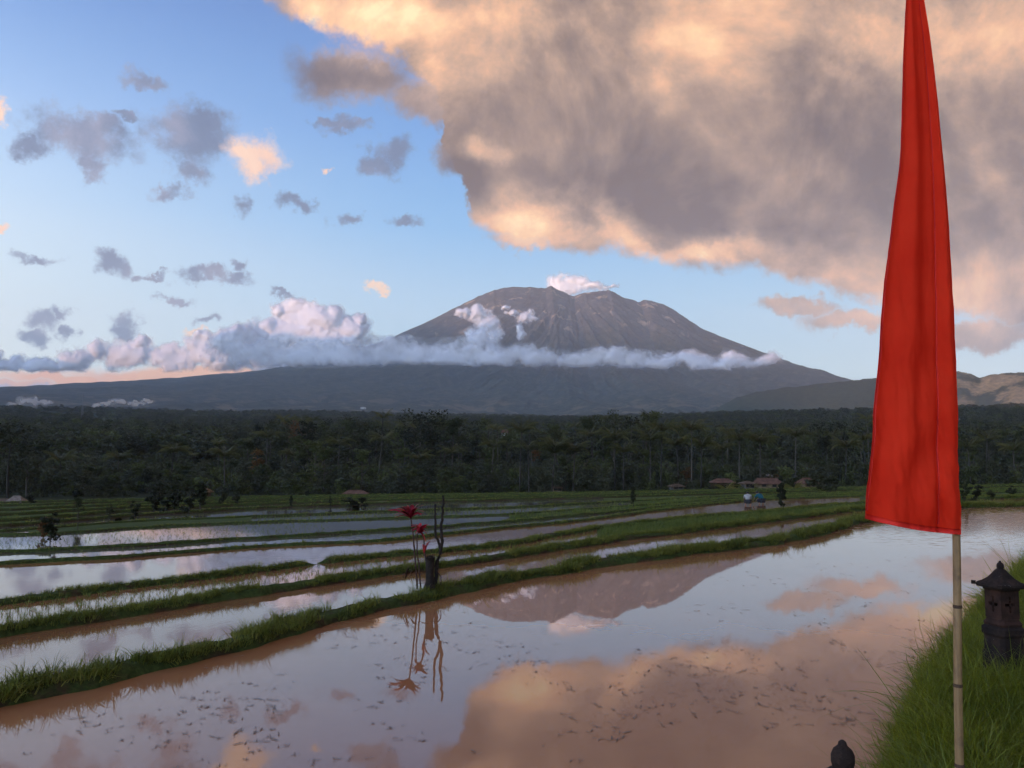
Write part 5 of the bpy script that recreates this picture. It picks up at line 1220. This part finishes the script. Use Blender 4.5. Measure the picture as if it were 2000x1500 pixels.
# lattice mast
x, y = place_px(157, 1500); zb_ = (882-806)/F*1500+EYE; H = 36/F*1500
mast = empty('lattice_mast', (x, y, zb_-8), 0, 'tall thin lattice mast rising above the distant trees at left', 'mast')
m = MB(); M_metal = pmat('galvanised_steel', (0.2, 0.2, 0.21), 0.5)
for sx, sy in ((-1, -1), (1, -1), (1, 1), (-1, 1)): MB().tube([(sx*1.4, sy*1.4, 0), (sx*0.35, sy*0.35, H+8)], 0.16, 4).build('leg', M_metal, mast)
for i in range(10):
    z0, z1 = (H+8)*i/10, (H+8)*(i+1)/10; w0, w1 = 1.4-1.05*i/10, 1.4-1.05*(i+1)/10
    for (ax, ay), (bx_, by_) in (((-1, -1), (1, -1)), ((1, -1), (1, 1)), ((1, 1), (-1, 1)), ((-1, 1), (-1, -1))): m.tube([(ax*w0, ay*w0, z0), (bx_*w1, by_*w1, z1)], 0.09, 4, False)
m.build('bracing', M_metal, mast)['kind'] = 'stuff'
# ------------------------------------------------------------------ two people stooping in the pond at right
M_skin = pmat('skin', (0.22, 0.12, 0.075), 0.5); M_hair = pmat('black_hair', (0.012, 0.01, 0.009), 0.5)
M_white = noisy('white_shirt', [(0.3, (0.24, 0.23, 0.21)), (0.7, (0.34, 0.33, 0.30))], 6); M_teal = noisy('teal_shirt', [(0.3, (0.01, 0.06, 0.075)), (0.7, (0.02, 0.10, 0.12))], 6); M_trs = pmat('dark_trousers', (0.02, 0.022, 0.026), 0.8)
def skin(name, V, E, Rr, mat, par, root=0):
    me = bpy.data.meshes.new(name); me.from_pydata(V, E, []); o = bpy.data.objects.new(name, me); COL.objects.link(o); o.parent = par
    m1 = o.modifiers.new('skin', 'SKIN'); m2 = o.modifiers.new('sub', 'SUBSURF'); m2.levels = m2.render_levels = 2
    for i, r_ in enumerate(Rr): me.skin_vertices[0].data[i].radius = (r_, r_) if not isinstance(r_, tuple) else r_; me.skin_vertices[0].data[i].use_root = (i == root)
    me.materials.append(mat); return o
def worker(px, py, hpx, face, shirt, label):
    z = ZL[3]; x, y, z = onz(px, py, z); s = 0.86
    t = empty('person', (x, y, z-0.12), face, label, 'person', 'people working in the pond'); t.scale = (s, s, s)
    # stooping forward (+X), knees bent, hands reaching down to the water
    V = [(0, 0, .42), (.10, 0, .60), (.24, 0, .76), (.31, 0, .81), (.37, 0, .86), (.43, 0, .88), (.49, 0, .85),
         (0, .10, .40), (.30, .16, .44), (.05, .15, .10), (.18, .16, .03), (0, -.10, .40), (.28, -.17, .46), (.03, -.15, .10), (.16, -.16, .03),
         (.27, .19, .73), (.42, .23, .56), (.58, .16, .44), (.64, .14, .38), (.27, -.19, .73), (.42, -.22, .54), (.58, -.15, .44), (.64, -.13, .40)]
    E = [(0, 1), (1, 2), (2, 3), (3, 4), (4, 5), (5, 6), (0, 7), (7, 8), (8, 9), (9, 10), (0, 11), (11, 12), (12, 13), (13, 14), (2, 15), (15, 16), (16, 17), (17, 18), (2, 19), (19, 20), (20, 21), (21, 22)]
    Rr = [.13, .13, .14, .07, .06, .095, .07, .09, .07, .045, .04, .09, .07, .045, .04, .065, .045, .035, .03, .065, .045, .035, .03]
    skin('body', V, E, Rr, M_skin, t)
    skin('shirt', [V[i] for i in (0, 1, 2, 3)]+[V[15], V[16], V[19], V[20]], [(0, 1), (1, 2), (2, 3), (2, 4), (4, 5), (2, 6), (6, 7)], [.155, .155, .165, .085, .085, .065, .085, .065], shirt, t)
    skin('trousers', [V[0], V[7], V[8], (.12, .155, .22), V[11], V[12], (.10, -.155, .22)], [(0, 1), (1, 2), (2, 3), (0, 4), (4, 5), (5, 6)], [.15, .11, .085, .06, .11, .085, .06], M_trs, t)
    hr = MB().lathe([(0.001, -0.02), (0.10, 0.0), (0.112, 0.05), (0.095, 0.10), (0.05, 0.135), (0.005, 0.145)], (0.42, 0, 0.86), 12).build('hair', M_hair, t, True)
    MB().tube([(0.51, 0, .86), (0.545, 0, .845)], [0.018, 0.010], 6).build('nose', M_skin, t)
    for sg in (-1, 1):
        for q in range(5):
            bx_ = .64; by_ = (.14 if sg > 0 else -.13); bz_ = (.38 if sg > 0 else .40); a = (q-2)*0.014
            MB().tube([(bx_, by_+a, bz_), (bx_+.02, by_+a*1.4, bz_-.05), (bx_+.015, by_+a*1.5, bz_-(.085 if q else .06))], [0.010, 0.009, 0.006], 5).build('finger', M_skin, t)
worker(1461, 987, 20, R(75), M_white, 'person in a white shirt stooping in the pond, left of the other')
worker(1489, 985, 22, R(120), M_teal, 'person in a teal shirt bending over the pond beside the white-shirted one')
